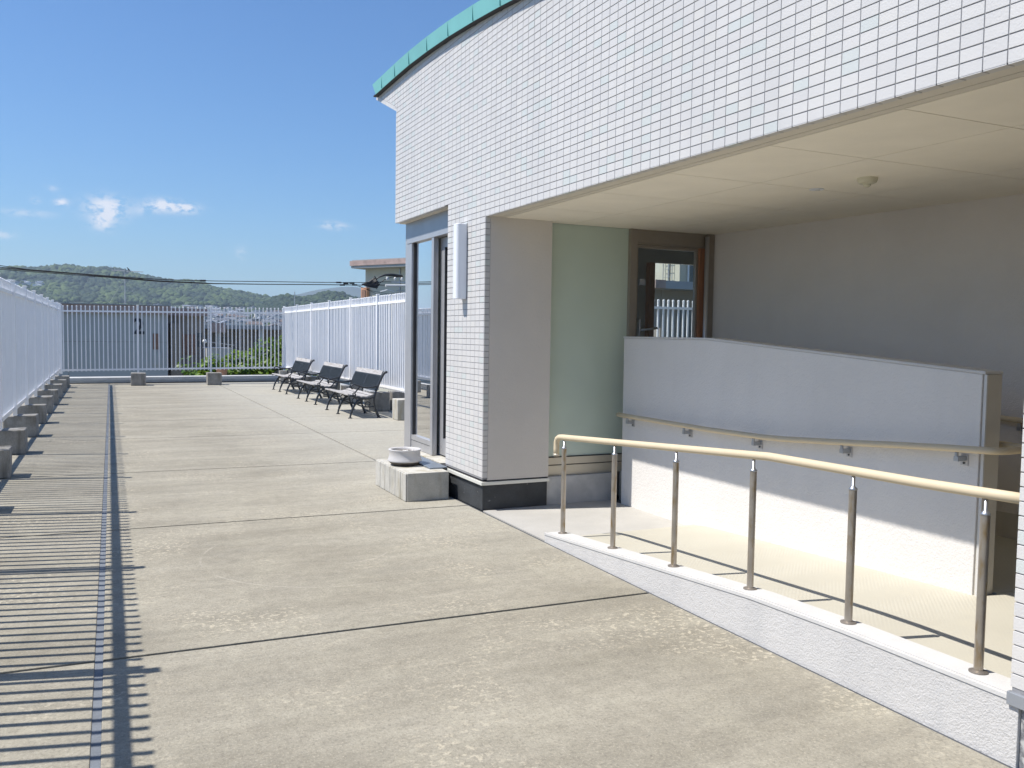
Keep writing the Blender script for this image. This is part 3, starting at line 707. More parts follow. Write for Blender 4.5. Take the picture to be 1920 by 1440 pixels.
# interior of the glazed lobby
m = MB(); m.box(3.1, 7.7, 6.8, 9.0, .001, .256); m.build('lobby_floor', MT['int_floor'], B)
m = MB(); m.box(3.46, 3.55, 6.80, 7.3, .26, 2.43); m.build('lobby_wall', MT['interior'], B)
nw = MB()
for (a, b, c, d_) in [(3.06, 3.40, .26, 2.64), (3.40, 4.75, .26, .9), (4.75, 6.02, .26, 2.64), (6.85, 7.8, .26, 2.64), (3.40, 4.75, 2.36, 2.64), (6.02, 6.85, 2.36, 2.64)]:
    nw.box(a, b, 8.93, 9.0, c, d_)
nw.build('north_wall', MT['interior'], B)
m = MB(); m.box(7.7, 7.8, 6.7, 9.0, .0, 2.64); m.build('east_wall', MT['interior'], B)
m = MB(); m.box(2.95, 3.1, 8.93, 9.0, .26, 2.62); m.build('corner_post', MT['alu'], B)
nf = MB()
for x in (6.02, 6.80): nf.box(x, x + .05, 8.90, 8.96, .26, 2.355)
nf.box(6.02, 6.85, 8.905, 8.955, 1.0, 1.05) if False else None
nfo = nf.build('brown_window_frame', MT['brown_wood'], B)
m = MB(); m.box(5.96, 6.02, 8.86, 8.96, .26, 2.355); m.build('brown_window_frame', MT['brown_wood'], B)
m = MB(); m.box(6.07, 6.80, 8.93, 8.936, .26, 2.355); m.build('north_pane', MT['glass_door'], B)
for (y0, y1) in [(7.62, 9.0)]: pass

# ---- parapet wall between the two runs of the ramp
PW = thing('ramp_dividing_wall', 'white stucco dividing wall beside the ramp, its top stepping down towards the near end', 'wall', (4.17, 4.8, 0))
top = [(6.46, 1.448), (5.30, 1.448), (5.05, 1.432), (3.04, 1.300)]
m = MB(); m.prism([(3.045, -.02), (6.455, -.02)] + [(y, z) for y, z in top[:1]] + top[1:], 4.10, 4.225, 'x'); m.build('wall_body', MT['stucco'], PW, bevel=.004)
m = MB(); ct = [(6.462, 1.449), (5.30, 1.449), (5.05, 1.433), (3.02, 1.300)]
m.prism(ct + [(y, z + .016) for y, z in ct[::-1]], 4.094, 4.232, 'x'); m.build('wall_cap', MT['cap'], PW, bevel=.003)
m = MB(); m.box(4.112, 4.222, 3.018, 3.0445, -.02, 1.299); m.build('wall_end', MT['beige_paint'], PW)
m = MB(); m.box(4.101, 4.111, 3.014, 3.03, -.02, 1.2985); m.build('corner_bead', MT['cap'], PW)

# ---- low kerb wall carrying the outer handrail
KW = thing('ramp_kerb_wall', 'low white stucco kerb wall along the outer side of the ramp', 'wall', (2.92, 3.7, 0))
KT = lambda y: float(np.interp(y, [1.95, 2.7, 3.3, 5.47, 5.55], [.243, .236, .216, .062, .055]))
ky = [1.953, 2.3, 2.7, 3.0, 3.3, 3.8, 4.3, 4.8, 5.2, 5.47]
m = MB(); m.prism([(5.468, -.02)] + [(y, KT(y) - .014) for y in ky[::-1]] + [(1.915, .21), (1.915, -.02)], 2.842, 2.99, 'x'); m.build('wall_body', MT['stucco_k'], KW, bevel=.003)
m = MB()
for a, b in zip(ky[:-1], ky[1:]):
    for x0, x1, dz in ((2.838, 2.856, .001), (2.856, 2.866, -.005), (2.866, 2.994, 0.0)):
        m.slab([(x0, a, KT(a) + dz), (x1, a, KT(a) + dz), (x1, b, KT(b) + dz), (x0, b, KT(b) + dz)], -.01, 0)
for i, q in enumerate(m.v):
    if q[2] < 0: m.v[i] = (q[0], q[1], KT(q[1]) - .0138)
m.build('wall_cap', MT['cap'], KW)
m = MB(); m.box(2.846, 2.985, 5.4685, 5.476, 0, .05); m.build('wall_end', MT['cap'], KW)
m = MB(); m.slab([(2.852, 8.995), (11.3, 8.995), (11.3, 9.455), (2.852, 9.62)], -.05, 0); m.build('concrete_slab', MT['deck'], tf, loc=(6, 9.3, 0))

# ================================================================== OBJECTS
# ---- outer handrail on the kerb wall
HR = thing('ramp_handrail', 'cream handrail on six slim steel posts along the outer edge of the ramp', 'handrail', (2.94, 3.7, .2))
RZ2 = lambda y: float(np.interp(y, [1.95, 2.4, 3.0, 3.3, 3.6, 5.36], [.918, .905, .897, .893, .872, .752]))
path = [(2.94, 5.495, .605), (2.94, 5.497, .66), (2.94, 5.495, .705), (2.94, 5.482, .73), (2.94, 5.455, .743), (2.94, 5.41, .749)] + [(2.94, y, RZ2(y)) for y in [5.3, 5.0, 4.5, 4.0, 3.75, 3.6, 3.5, 3.4, 3.3, 3.2, 3.1, 2.9, 2.7, 2.4, 2.15, 1.95]]
m = MB(); m.tube(path, .0205, 14); m.build('rail', MT['rail'], HR, smooth=True)
m = MB(); m.tube([(2.94, 5.495, .604), (2.94, 5.495, .622)], .0222, 14); m.build('end_cap', MT['champ'], HR, smooth=True)
for k, y in enumerate([5.38, 4.713, 4.057, 3.409, 2.77, 2.143]):
    zb, zt = KT(y) + .001, RZ2(y) - .020
    m = MB(); m.tube([(2.94, y, zb), (2.94, y, zt - .055)], .0168, 14)
    p = m.build('post', MT['steel_post'], HR, smooth=True); smooth_by_angle(p)
    m = MB(); m.lathe([(.0335, 0), (.0335, .004), (.020, .009)], (2.94, y, zb), 18); m.build('base_flange', MT['flange'], p)
    m = MB(); m.lathe([(.0185, -.004), (.0185, .001), (.009, .011), (.0075, .012), (.0075, .06)], (2.94, y, zt - .056), 16); m.build('saddle_stem', MT['chrome'], p, smooth=True)
# ---- inner handrail on the dividing wall
IR = thing('wall_handrail', 'cream handrail bracketed to the white dividing wall and curling round its near end', 'handrail', (4.04, 4.8, .8))
IZ = lambda y: float(np.interp(y, [2.8, 3.0, 3.3, 3.8, 4.5, 5.2, 6.4], [.915, .915, .898, .856, .803, .790, .790]))
path = [(4.09, 6.36, IZ(6.4)), (4.052, 6.40, IZ(6.4)), (4.035, 6.36, IZ(6.3))] + [(4.035, y, IZ(y)) for y in [6.2, 5.6, 5.2, 4.9, 4.6, 4.4, 4.1, 3.8, 3.5, 3.2, 3.05]] + [(4.037, 2.98, .917), (4.05, 2.94, .918), (4.08, 2.917, .918), (4.13, 2.91, .918), (4.25, 2.91, .918), (4.30, 2.915, .92), (4.315, 2.95, .922), (4.315, 3.3, .93)]
path[0:3] = [(4.035, 6.43, .790)]
m = MB(); m.tube(path, .0185, 14); m.build('rail', MT['rail'], IR, smooth=True)
def bracket(parent, x, y, z, wall, s=1):
    m = MB(); m.tube([(x, y, z - .018), (x, y, z - .040)], .010, 10)
    m.prism([(min(x, wall) - (.004 if s > 0 else 0), z - .047), (max(x, wall) - .001 * s, z - .047), (max(x, wall) - .001, z - .085), (wall - .018, z - .085)] if s > 0 else [(x, z - .05), (wall - .001, z - .05), (wall - .001, z - .09), (wall - .02, z - .09)], y - .012, y + .012, 'y') if False else m.box(min(x, wall - .001) - .006, wall - .0005, y - .014, y + .014, z - .066, z - .040)
    o = m.build('bracket', MT['chrome'], parent, bevel=.002)
    m = MB(); m.box(wall - .006, wall - .0003, y - .022, y + .022, z - .092, z - .032); m.build('wall_plate', MT['alu'], o, bevel=.002)
    m = MB(); m.tube([(wall - .006, y, z - .078), (wall - .011, y, z - .078)], .0055, 8); m.build('screw', MT['dark'], o)
for y in [6.28, 5.48, 4.69, 3.90, 3.12]: bracket(IR, 4.035, y, IZ(y), 4.10)
# ---- third handrail on the back wall
BR = thing('back_wall_handrail', 'shaded cream handrail on the grey back wall, seen past the end of the dividing wall', 'handrail', (5.3, 3.7, .95))
bx = lambda y: 5.199 + (6.69 - y) * .0757 - .065
m = MB(); m.tube([(bx(y), y, z) for y, z in [(2.2, .93), (3.2, .945), (3.8, .965), (4.6, 1.02), (5.6, 1.07), (6.3, 1.08)]], .0185, 12); m.build('rail', MT['rail'], BR, smooth=True)
for y in [2.6, 3.70, 4.6, 5.5]: bracket(BR, bx(y), y, float(np.interp(y, [2.2, 3.2, 3.8, 4.6, 5.6], [.93, .945, .965, 1.02, 1.07])), bx(y) + .063)

# ---- wall lamp
LP = thing('wall_lamp', 'tall slim white box lamp fixed to the tiled column', 'lamp', (2.79, 7.03, 2.08))
m = MB(); m.prism([(2.838, 6.985), (2.838, 7.085), (2.765, 7.085), (2.750, 7.078), (2.742, 7.062), (2.742, 7.008), (2.750, 6.992), (2.765, 6.985)], 1.765, 2.405, 'z')
o = m.build('lamp_cover', MT['lamp'], LP, bevel=.004); smooth_by_angle(o, 50)
m = MB(); m.box(2.832, 2.839, 6.983, 7.087, 1.760, 2.410); m.build('back_plate', MT['alu'], LP)
# ---- ceiling fittings
m = MB(); m.lathe([(.058, 0), (.058, -.012), (.052, -.028), (.040, -.034), (.022, -.036), (.022, -.046), (.012, -.054), (.002, -.055)], (4.13, 3.87, 2.4268), 24)
o = m.build('smoke_detector', MT['detector'], smooth=True); smooth_by_angle(o); tag(o, 'round cream smoke detector on the beige soffit', 'smoke detector')
DL = thing('recessed_downlight', 'small recessed downlight in the beige soffit, left of the smoke detector', 'lamp', (4.16, 4.31, 2.426))
m = MB(); m.lathe([(.034, -.0005), (.046, -.0005), (.046, -.004), (.034, -.004)], (4.16, 4.31, 2.4265), 24); m.build('trim_ring', MT['lamp'], DL)
m = MB(); m.lathe([(.034, 0), (.033, -.002), (.001, -.0025)], (4.16, 4.31, 2.4265), 24); m.build('reflector', MT['chrome'], DL)
m = MB(); m.lathe([(.014, 0), (.014, -.006), (.001, -.007)], (4.17, 4.31, 2.4245), 14); m.build('bulb', MT['pebble'], DL)

# ---- planter bowl on its grooved concrete step
ST = thing('concrete_step', 'pale concrete step block with a ribbed side below the lobby door', 'block', (2.575, 7.66, 0))
m = MB(); m.box(2.392, 2.775, 7.198, 8.130, .001, .248); m.build('step_body', MT['block_light'], ST, bevel=.004)
for k in range(6):
    y0 = 7.200 + k * .155; m = MB(); m.box(2.377, 2.3915, y0 + .004, y0 + .149, .004, .243); m.build('rib', MT['block_light'], ST, bevel=.003)
m = MB(); m.slab([(2.655, 7.36, .262), (2.79, 7.36, .262), (2.79, 8.16, .262), (2.655, 8.16, .262)], .2495, .26); m.box(2.79, 2.83, 7.38, 8.15, .2495, .2605)
o = m.build('door_sill_plate', MT['sheet'], bevel=.002); tag(o, 'dull blue-grey metal sill plate between the concrete step and the lobby door', 'sill plate')
BW = thing('planter_bowl', 'low white glazed planter bowl with a waisted side standing on the concrete step', 'planter', (2.53, 7.73, .249))
c = (2.53, 7.70, .2495)
m = MB(); m.lathe([(.108, .0), (.114, .002), (.128, .014), (.142, .028), (.152, .036)], c, 44); m.build('foot', MT['bowl_dark'], BW, smooth=True)
m = MB(); m.lathe([(.12, .0355), (.153, .0355), (.1585, .041), (.1575, .048), (.151, .064), (.1455, .082), (.1432, .100), (.1440, .118), (.1472, .134), (.1508, .1425), (.1512, .146), (.147, .148), (.128, .1465), (.122, .140), (.120, .10)], c, 44)
o = m.build('bowl_body', MT['bowl'], BW, smooth=True)
m = MB(); m.lathe([(.1195, .10), (.119, .126), (.07, .131), (.001, .132)], c, 30); m.build('soil', MT['soil'], BW, smooth=True)
for k in range(16):
    a = random.uniform(0, 2 * pi); r = random.uniform(0, .10); q = MB(); s = random.uniform(.006, .013)
    q.lathe([(s * .5, 0), (s, s * .35), (s * .8, s * .7), (s * .2, s * .95)], (c[0] + r * cos(a), c[1] + r * sin(a), c[2] + .127), 7); q.build('pebble', MT['pebble'] if k % 3 else MT['soil'], BW, smooth=True)

# ---- fences
def picket_mesh(h0, h1):
    m = MB(); w = .0128; m.box(-w, w, -w, w, h0, h1 - .035)
    c_ = .0155
    m.add([(-w, -w, h1 - .045), (w, -w, h1 - .045), (w, w, h1 - .045), (-w, w, h1 - .045), (-c_, -c_, h1 - .032), (c_, -c_, h1 - .032), (c_, c_, h1 - .032), (-c_, c_, h1 - .032),
           (-c_, -c_, h1 - .012), (c_, -c_, h1 - .012), (c_, c_, h1 - .012), (-c_, c_, h1 - .012), (-.005, -.005, h1), (.005, -.005, h1), (.005, .005, h1), (-.005, .005, h1)],
          [(0, 1, 5, 4), (1, 2, 6, 5), (2, 3, 7, 6), (3, 0, 4, 7), (4, 5, 9, 8), (5, 6, 10, 9), (6, 7, 11, 10), (7, 4, 8, 11), (8, 9, 13, 12), (9, 10, 14, 13), (10, 11, 15, 14), (11, 8, 12, 15), (12, 13, 14, 15)])
    return m
def fence(name, label, A, Bp, zA, zB, posts, pitch=.1058, h=(.34, 2.05), rails=(.385, 1.905), base=.29, off=(0, 0), cat='fence', group=None):
    """A,Bp: ends of the line of posts; zA,zB: height shift at each end; posts: distances from A"""
    A = Vector((*A, 0)); Bp = Vector((*Bp, 0)); L = (Bp - A).length; d = (Bp - A) / L; nrm = Vector((-d.y, d.x, 0)) * off[0]
    F = thing(name, label, cat, (A + Bp) / 2, group)
    zs = lambda s: zA + (zB - zA) * s / L
    ang = atan2(d.y, d.x)
    def obox(mb, s0, s1, t0, t1, z0, z1, z2=None, z3=None):
        pts = []
        for s, zz0, zz1 in ((s0, z0, z1), (s1, z0 if z2 is None else z2, z1 if z3 is None else z3)):
            for t in (t0, t1):
                q = A + d * s + Vector((-d.y, d.x, 0)) * t; pts += [(q.x, q.y, zz0), (q.x, q.y, zz1)]
        mb.add(pts, [(0, 1, 3, 2), (4, 6, 7, 5), (0, 4, 5, 1), (2, 3, 7, 6), (1, 5, 7, 3), (0, 2, 6, 4)])
    ps = [0.0] + [p for p in posts if 0 < p < L - .05] + [L]
    for r_ in rails:
        for s0, s1 in zip(ps[:-1], ps[1:]):
            m = MB(); obox(m, s0 + .026, s1 - .026, off[0] - .019, off[0] + .019, r_ - .021 + zs(s0), r_ + .021 + zs(s0), r_ - .021 + zs(s1), r_ + .021 + zs(s1)); m.build('rail', MT['white_steel'], F)
    for s in ps:
        m = MB(); obox(m, s - .025, s + .025, -.025 + off[0] * .5, .025 + off[0] * .5, base + zs(s), h[1] + .012 + zs(s)); p = m.build('post', MT['white_steel'], F, bevel=.003)
        m = MB(); obox(m, s - .031, s + .031, -.031 + off[0] * .5, .031 + off[0] * .5, h[1] + .0125 + zs(s), h[1] + .03 + zs(s)); m.build('post_cap', MT['white_steel'], p, bevel=.006)
    s = pitch * .55; first = None; n = 0
    while s < L:
        if min(abs(s - q) for q in ps) > .04:
            q = A + d * s + Vector((-d.y, d.x, 0)) * off[0]; loc = (q.x, q.y, zs(s))
            if first is None:
                pmsh = picket_mesh(*h); pmsh.v = [(a + loc[0], b + loc[1], c_ + loc[2]) for a, b, c_ in pmsh.v]
                first = pmsh.build('picket', MT['white_steel'], F, loc=loc); o = first
            else: o = place(first, 'picket', F, loc)
            o.rotation_euler = (random.gauss(0, .0015), random.gauss(0, .0015), ang); n += 1
        s += pitch
    return F
# left fence
LX = lambda y: -1.122 + .0072 * y
by = [9.69 + 1.79 * k for k in range(-7, 9)]
P0, P1 = (LX(-3.2), -3.2), (LX(25.1), 25.1)
fence('picket_fence', 'white steel picket fence along the left edge of the terrace, seen edge-on', P0, P1, 0, .01, [(y - (-3.2)) for y in by if y < 25.0], off=(.045, 0), group='white picket fences')
fence('picket_fence', 'white steel picket fence across the far end of the terrace', (-.94, 25.28), (4.64, 24.98), -.01, .055, [1.815, 3.64], pitch=.1035, off=(-.012, 0), group='white picket fences')
# right fence
fence('picket_fence', 'white steel picket fence behind the three benches', (4.645, 25.0), (4.665, 12.45), .075, .105, [1.75, 3.5, 5.32, 7.2, 9.12, 10.95], off=(.02, 0), pitch=.1058, group='white picket fences')
fence('picket_fence', 'white steel picket fence seen through the glass entrance door', (4.70, 12.75), (11.2, 12.75), .06, .06, [1.8, 3.6, 5.4], off=(.0, 0), group='white picket fences')

# ---- concrete base blocks
def block(x0, x1, y0, y1, h, label, mat='block', group='concrete fence base blocks'):
    m = MB(); m.box(x0, x1, y0, y1, .001, h)
    for q in range(len(m.v)):
        a, b, c_ = m.v[q]; m.v[q] = (a + random.gauss(0, .004), b + random.gauss(0, .004), c_ + (random.gauss(0, .003) if c_ > .1 else 0))
    for yy in ():
        pass
    o = m.build('concrete_block', MT[mat], bevel=.012, loc=((x0 + x1) / 2, (y0 + y1) / 2, 0)); o.rotation_euler = (0, 0, random.gauss(0, .018)); tag(o, label, 'concrete block', group); return o
ordn = ['nearest', 'second', 'third', 'fourth', 'fifth', 'sixth', 'seventh', 'eighth', 'ninth']
vis_y = [y for y in by if y > 8.5]
for i, y in enumerate(vis_y):
    xr = -.818 + .0066 * (y - 9.69)
    n_from = i
    lab = 'grey concrete base block of the left fence, ' + ('cut by the picture edge' if i == 0 else 'in the far corner where two fences meet' if i == len(vis_y) - 1 else '%s from the left picture edge' % ordn[i])
    block(xr - .40, xr, y, y + .30, .287, lab)
for y in [y for y in by if y < 8.5]:
    xr = -.818 + .0066 * (y - 9.69); block(xr - .40, xr, y, y + .30, .287, 'grey concrete base block of the left fence, beside the camera outside the picture')
block(.68, 1.03, 24.45, 24.80, .325, 'grey concrete base block under the far fence, left of two')
block(2.535, 2.90, 24.35, 24.70, .325, 'grey concrete base block under the far fence, right of two')
for y, lab in [(24.6, 'in the corner behind the farthest bench'), (23.1, 'behind the farthest bench'), (21.3, 'between the farthest and the middle bench'), (19.4, 'behind the middle bench'), (17.5, 'between the middle and the nearest bench')]:
    block(4.46, 4.85, y, y + .30, .36, 'concrete base block of the right fence ' + lab)
block(4.455, 4.86, 15.70, 16.02, .352, 'dark stained concrete block with a chipped corner just behind the nearest bench')
block(4.95, 5.25, 15.85, 16.15, .35, 'dark concrete block half hidden beside the stained block behind the nearest bench')
block(4.455, 4.85, 13.98, 14.26, .352, 'pale concrete block standing against the lobby window frame, right of the benches', 'block_light')

# ---- benches
def bench(y0, x0, label):
    Lb = 1.76
    BN = thing('park_bench', label, 'bench', (x0 + .26, y0 + Lb / 2, 0), 'benches along the right fence')
    X0 = x0
    def T(m, pts, r, y, seg=7, flat=.75): m.tube([(X0 + a, y, b) for a, b in pts], r, seg, flat=flat)
    def spl(pts, n=5):
        out = []
        P = [pts[0]] + list(pts) + [pts[-1]]
        for i in range(1, len(P) - 2):
            for k in range(n):
                t = k / n; p0, p1, p2, p3 = [Vector((*q, 0)) for q in P[i - 1:i + 3]]
                q = .5 * ((2 * p1) + (-p0 + p2) * t + (2 * p0 - 5 * p1 + 4 * p2 - p3) * t * t + (-p0 + 3 * p1 - 3 * p2 + p3) * t ** 3); out.append((q.x, q.y))
        out.append(tuple(pts[-1])); return out
    for fi, yf in enumerate([y0 + .03, y0 + Lb / 2, y0 + Lb - .03]):
        end = fi != 1
        m = MB()
        T(m, spl([(.0, .01), (.022, .10), (.075, .22), (.15, .305), (.24, .335)]), .021, yf)
        T(m, spl([(.505, .01), (.455, .12), (.425, .23), (.42, .33), (.45, .45), (.50, .58), (.555, .70), (.595, .765), (.63, .785)]), .023, yf)
        m.box(X0 - .03, X0 + .035, yf - .02, yf + .02, .0, .014); m.box(X0 + .475, X0 + .54, yf - .02, yf + .02, .0, .014)
        m.tube([(X0 + .632, yf - .02, .783), (X0 + .632, yf + .02, .783)], .022, 10)
        fr = m.build('side_frame', MT['iron'], BN, smooth=True)
        m = MB()
        T(m, spl([(-.025, .37), (.02, .385), (.08, .365), (.2, .338), (.32, .335), (.42, .36)]), .019, yf)
        T(m, spl([(.10, .25), (.20, .205), (.30, .19), (.43, .20)]), .012, yf)
        T(m, spl([(.28, .19), (.26, .24), (.30, .28), (.35, .25), (.33, .22)]), .009, yf)
        m.build('seat_rail', MT['iron'], fr, smooth=True)
        if end:
            m = MB()
            T(m, spl([(.045, .505), (.02, .525), (.035, .56), (.075, .575), (.14, .555), (.24, .525), (.35, .525), (.46, .545), (.49, .56)]), .016, yf)
            T(m, spl([(.10, .385), (.085, .43), (.12, .48), (.165, .53), (.205, .535), (.215, .505)]), .012, yf)
            T(m, spl([(.06, .395), (.045, .42), (.07, .435), (.09, .415)]), .010, yf)
            m.build('armrest', MT['iron'], fr, smooth=True)
    prof = [(-.005, .392), (.075, .383), (.155, .366), (.235, .356), (.315, .360), (.390, .385)]
    for i, (a, b) in enumerate(prof):
        q = prof[min(i + 1, 5)]; p_ = prof[max(i - 1, 0)]; sl_ = atan2(q[1] - p_[1], q[0] - p_[0])
        m = MB(); w = .033; t = .011
        c_, s_ = cos(sl_), sin(sl_); pr = [(X0 + a + c_ * u - s_ * v, b + .006 + s_ * u + c_ * v) for u, v in [(-w, -t), (w, -t), (w, t), (-w, t)]]
        m.prism([(z, x) for x, z in pr], y0 + .045, y0 + Lb - .045, 'y') ; m.build('seat_slat', MT['slat'], BN, bevel=.004)
    # the prism above maps (z,x) for axis y
    ba = atan2(.765 - .45, .595 - .45); c_, s_ = cos(ba), sin(ba)
    def BP(u, v, y): return (X0 + .452 + c_ * u - s_ * v, y, .45 + s_ * u + c_ * v)
    def bar(m, ua, ya, ub, yb, w, v0, v1):
        dx, dy = ub - ua, yb - ya; L_ = sqrt(dx * dx + dy * dy); nx, ny = -dy / L_ * w, dx / L_ * w
        vs = [BP(ua + nx, v, ya + ny) for v in (v0, v1)] + [BP(ua - nx, v, ya - ny) for v in (v0, v1)] + [BP(ub - nx, v, yb - ny) for v in (v0, v1)] + [BP(ub + nx, v, yb + ny) for v in (v0, v1)]
        m.add(vs, [(0, 2, 4, 6), (1, 7, 5, 3), (0, 6, 7, 1), (2, 3, 5, 4), (0, 1, 3, 2), (4, 5, 7, 6)])
    m = MB(); u0, u1 = .292, .375
    vs = [BP(u, v, y) for y in (y0 + .05, y0 + Lb - .05) for u, v in ((u0, .016), (u1, .016), (u1, .038), (u0, .038))]
    m.add(vs, [(0, 1, 2, 3), (7, 6, 5, 4), (0, 4, 5, 1), (1, 5, 6, 2), (2, 6, 7, 3), (3, 7, 4, 0)]); m.build('back_slat', MT['slat'], BN, bevel=.004)
    m = MB(); ya, yb = y0 + .045, y0 + Lb - .045; ua, ub = .015, .285; hh = ub - ua
    bar(m, ua, ya, ua, yb, .010, .014, .032); bar(m, ub, ya, ub, yb, .008, .014, .032)
    yy = ya - hh
    while yy < yb:
        t0 = max(0, (ya - yy) / hh); t1 = min(1, (yb - yy) / hh)
        if t1 > t0: bar(m, ua + hh * t0, yy + hh * t0, ua + hh * t1, yy + hh * t1, .0052, .0195, .0245); bar(m, ub - hh * t0, yy + hh * t0, ub - hh * t1, yy + hh * t1, .0052, .0250, .030)
        yy += .034
    m.build('lattice_back', MT['lattice'], BN)
    return BN
bench(14.52, 3.805, 'black iron bench with grey slats, nearest of the three and beside the stained block')
bench(17.43, 3.86, 'black iron bench with grey slats, in the middle of the row of three')
bench(20.52, 3.87, 'black iron bench with grey slats, farthest of the three and next to the fence corner')

# ---- neighbouring buildings
def windows(name, parent, mat, rects, axis='y', at_=0):
    for (a, b, c_, d_) in rects:
        m = MB()
        if axis == 'y': m.box(a, b, at_ - .06, at_ + .05, c_, d_)
        else: m.box(at_ - .06, at_ + .05, a, b, c_, d_)
        m.build(name, mat, parent)
B2 = thing('apartment_block', 'long apartment block with a big black 2 on its blank grey end wall', 'building', (-10, 66, -9))
m = MB(); m.box(-45, 4.15, 65, 76, -9.3, 2.47); m.build('end_wall', MT['grey_bld'], B2)
m = MB(); m.box(-45.4, 4.32, 64.75, 76.3, 2.471, 3.03); m.build('eave_band', MT['pink_band'], B2)
m = MB(); m.box(-45.45, 4.36, 64.7, 76.35, 3.031, 3.10); m.build('roof', MT['roofsheet'], B2)
m = MB(); m.box(-3.4, 4.1, 64.985, 65.0, .55, .57); m.box(-45, 4.1, 64.985, 65.0, -2.35, -2.30); m.box(-2.0, -1.97, 64.985, 65, -9, 2.4); m.build('wall_joint', MT['brown_bld'], B2)
tcv = bpy.data.curves.new('two', 'FONT'); tcv.body = '2'; tcv.size = 1.5; tcv.extrude = .02; tcv.offset = .03
to = bpy.data.objects.new('two', tcv); COL.objects.link(to); bpy.context.view_layer.update()
me = bpy.data.meshes.new_from_object(to.evaluated_get(bpy.context.evaluated_depsgraph_get())); bpy.data.objects.remove(to)
num = bpy.data.objects.new('number_two', me); me.materials.clear(); me.materials.append(MT['black']); COL.objects.link(num); num.parent = B2
num.rotation_euler = (pi / 2, 0, 0); num.location = Vector((1.93, 64.96, 1.12)) - ORG[B2.name]
B2b = thing('apartment_annex', 'taupe stair and balcony wing at the right end of the block numbered 2', 'building', (5.5, 67, -9))
m = MB(); m.box(4.16, 6.9, 68.5, 76, -9.3, 2.45); m.box(4.5, 5.25, 67.2, 68.5, -9.3, 1.9); m.build('wing_wall', MT['brown_bld'], B2b)
m = MB(); m.box(4.33, 7.15, 68.1, 76.3, 2.451, 2.98); m.build('eave_band', MT['pink_band'], B2b)
m = MB(); m.box(4.20, 4.62, 64.99, 65.0, 0, 0) if False else m.box(3.2, 3.62, 64.94, 65.0, .05, 1.15); m.build('orange_shutter', MT['shutter'], B2)
for (a, b, c_, d_) in [(3.15, 3.75, -1.0, -.15), (2.85, 3.1, -2.6, -2.2)]:
    m = MB(); m.box(a, b, 64.9, 65.0, c_, d_); m.build('meter_box', MT['grey_bld'], B2)
windows('stair_door', B2b, MT['shutter'], [(5.35, 6.3, -.4, 1.1), (5.35, 6.3, -3.2, -1.6)], 'y', 68.5)
windows('window', B2b, MT['dark_win'], [(6.42, 6.75, .2, 1.2), (6.42, 6.75, -2.4, -1.2)], 'y', 68.5)
m = MB(); m.box(6.9, 8.6, 66.8, 70, -9.3, .15); m.build('balcony_wall', MT['grey_bld'], B2b)
m = MB(); m.tube([(6.6, 66.7, .62), (8.8, 66.7, .35)], .03, 6); m.tube([(6.6, 66.7, .15), (8.7, 66.7, .12)], .03, 6); m.build('drying_pole', MT['galv'], B2b)
m = MB(); m.lathe([(.02, -.16), (.13, -.1), (.16, 0), (.13, .1), (.02, .16)], (6.75, 66.7, .62), 12); m.build('globe_light', MT['insul'], B2b, smooth=True)
B3 = thing('balcony_block', 'low brown apartment block with shaded balconies behind the shrubs', 'building', (13, 95, -9))
m = MB(); m.box(8.3, 30, 95, 105, -9.3, 1.55); m.build('wall', MT['brown_bld'], B3)
m = MB(); m.box(8.0, 30.5, 93.4, 105.5, 1.551, 1.95); m.build('roof', MT['roofsheet'], B3)
m = MB(); m.box(10.1, 11.5, 93.3, 94, 1.2, 2.15); m.build('eave_box', MT['pink_band'], B3)
for k in range(9):
    m = MB(); x = 8.6 + k * 2.1; m.box(x, x + .35, 93.6, 95, -9.3, 1.55); m.build('balcony_fin', MT['grey_bld'] if k % 2 else MT['brown_bld'], B3)
    m = MB(); m.box(x + .6, x + 1.6, 94.93, 95.0, -1.6, .7); m.build('window', MT['dark_win'], B3)
m = MB(); m.box(8.3, 30, 93.55, 93.62, -2.2, -1.2); m.build('balcony_rail', MT['galv'], B3)
# block at the right with the salmon panel
B4 = thing('cream_corner_building', 'cream building with a pinkish flat roof edge above the right fence', 'building', (17, 58, -9))
ca = Vector((16.75, 60.0)); dr = Vector((2.2, -3.7)).normalized(); nr = Vector((dr.y, -dr.x))
if nr.dot(Vector((0.86, 0.51))) < 0: nr = -nr
def ob4(s0, s1, t0, t1, z0, z1, name, mat):
    m = MB(); q = [ca + dr * a + nr * b for a, b in ((s0, t0), (s1, t0), (s1, t1), (s0, t1))]; m.slab([(p.x, p.y) for p in q], z0, z1); return m.build(name, mat, B4)
ob4(0, 9, 0, 9, -9.3, 5.85, 'wall', MT['cream_bld'])
ob4(-.55, 9.5, -.85, 9.5, 5.851, 6.02, 'soffit_board', MT['grey_bld'])
ob4(-.62, 9.6, -.92, 9.6, 6.021, 6.36, 'eave_band', MT['pink_band'])
ob4(-.5, 9.5, -.8, 9.5, 6.361, 6.42, 'roof', MT['roofsheet'])
ob4(-.12, .40, -.32, -.02, 1.2, 4.55, 'salmon_panel', MT['orange'])
ob4(-.02, .32, -.37, -.33, 3.3, 4.4, 'panel_inset', MT['shutter'])
ob4(3.2, 3.26, -.08, -.005, 0, 5.8, 'downpipe', MT['galv'])
for k in range(6):
    ob4(3.0 + k * 1.1, 3.8 + k * 1.1, -.05, -.004, 1.0, 2.7, 'window', MT['dark_win']); ob4(3.0 + k * 1.1, 3.8 + k * 1.1, -.05, -.004, -1.6, 0.1, 'window', MT['dark_win'])
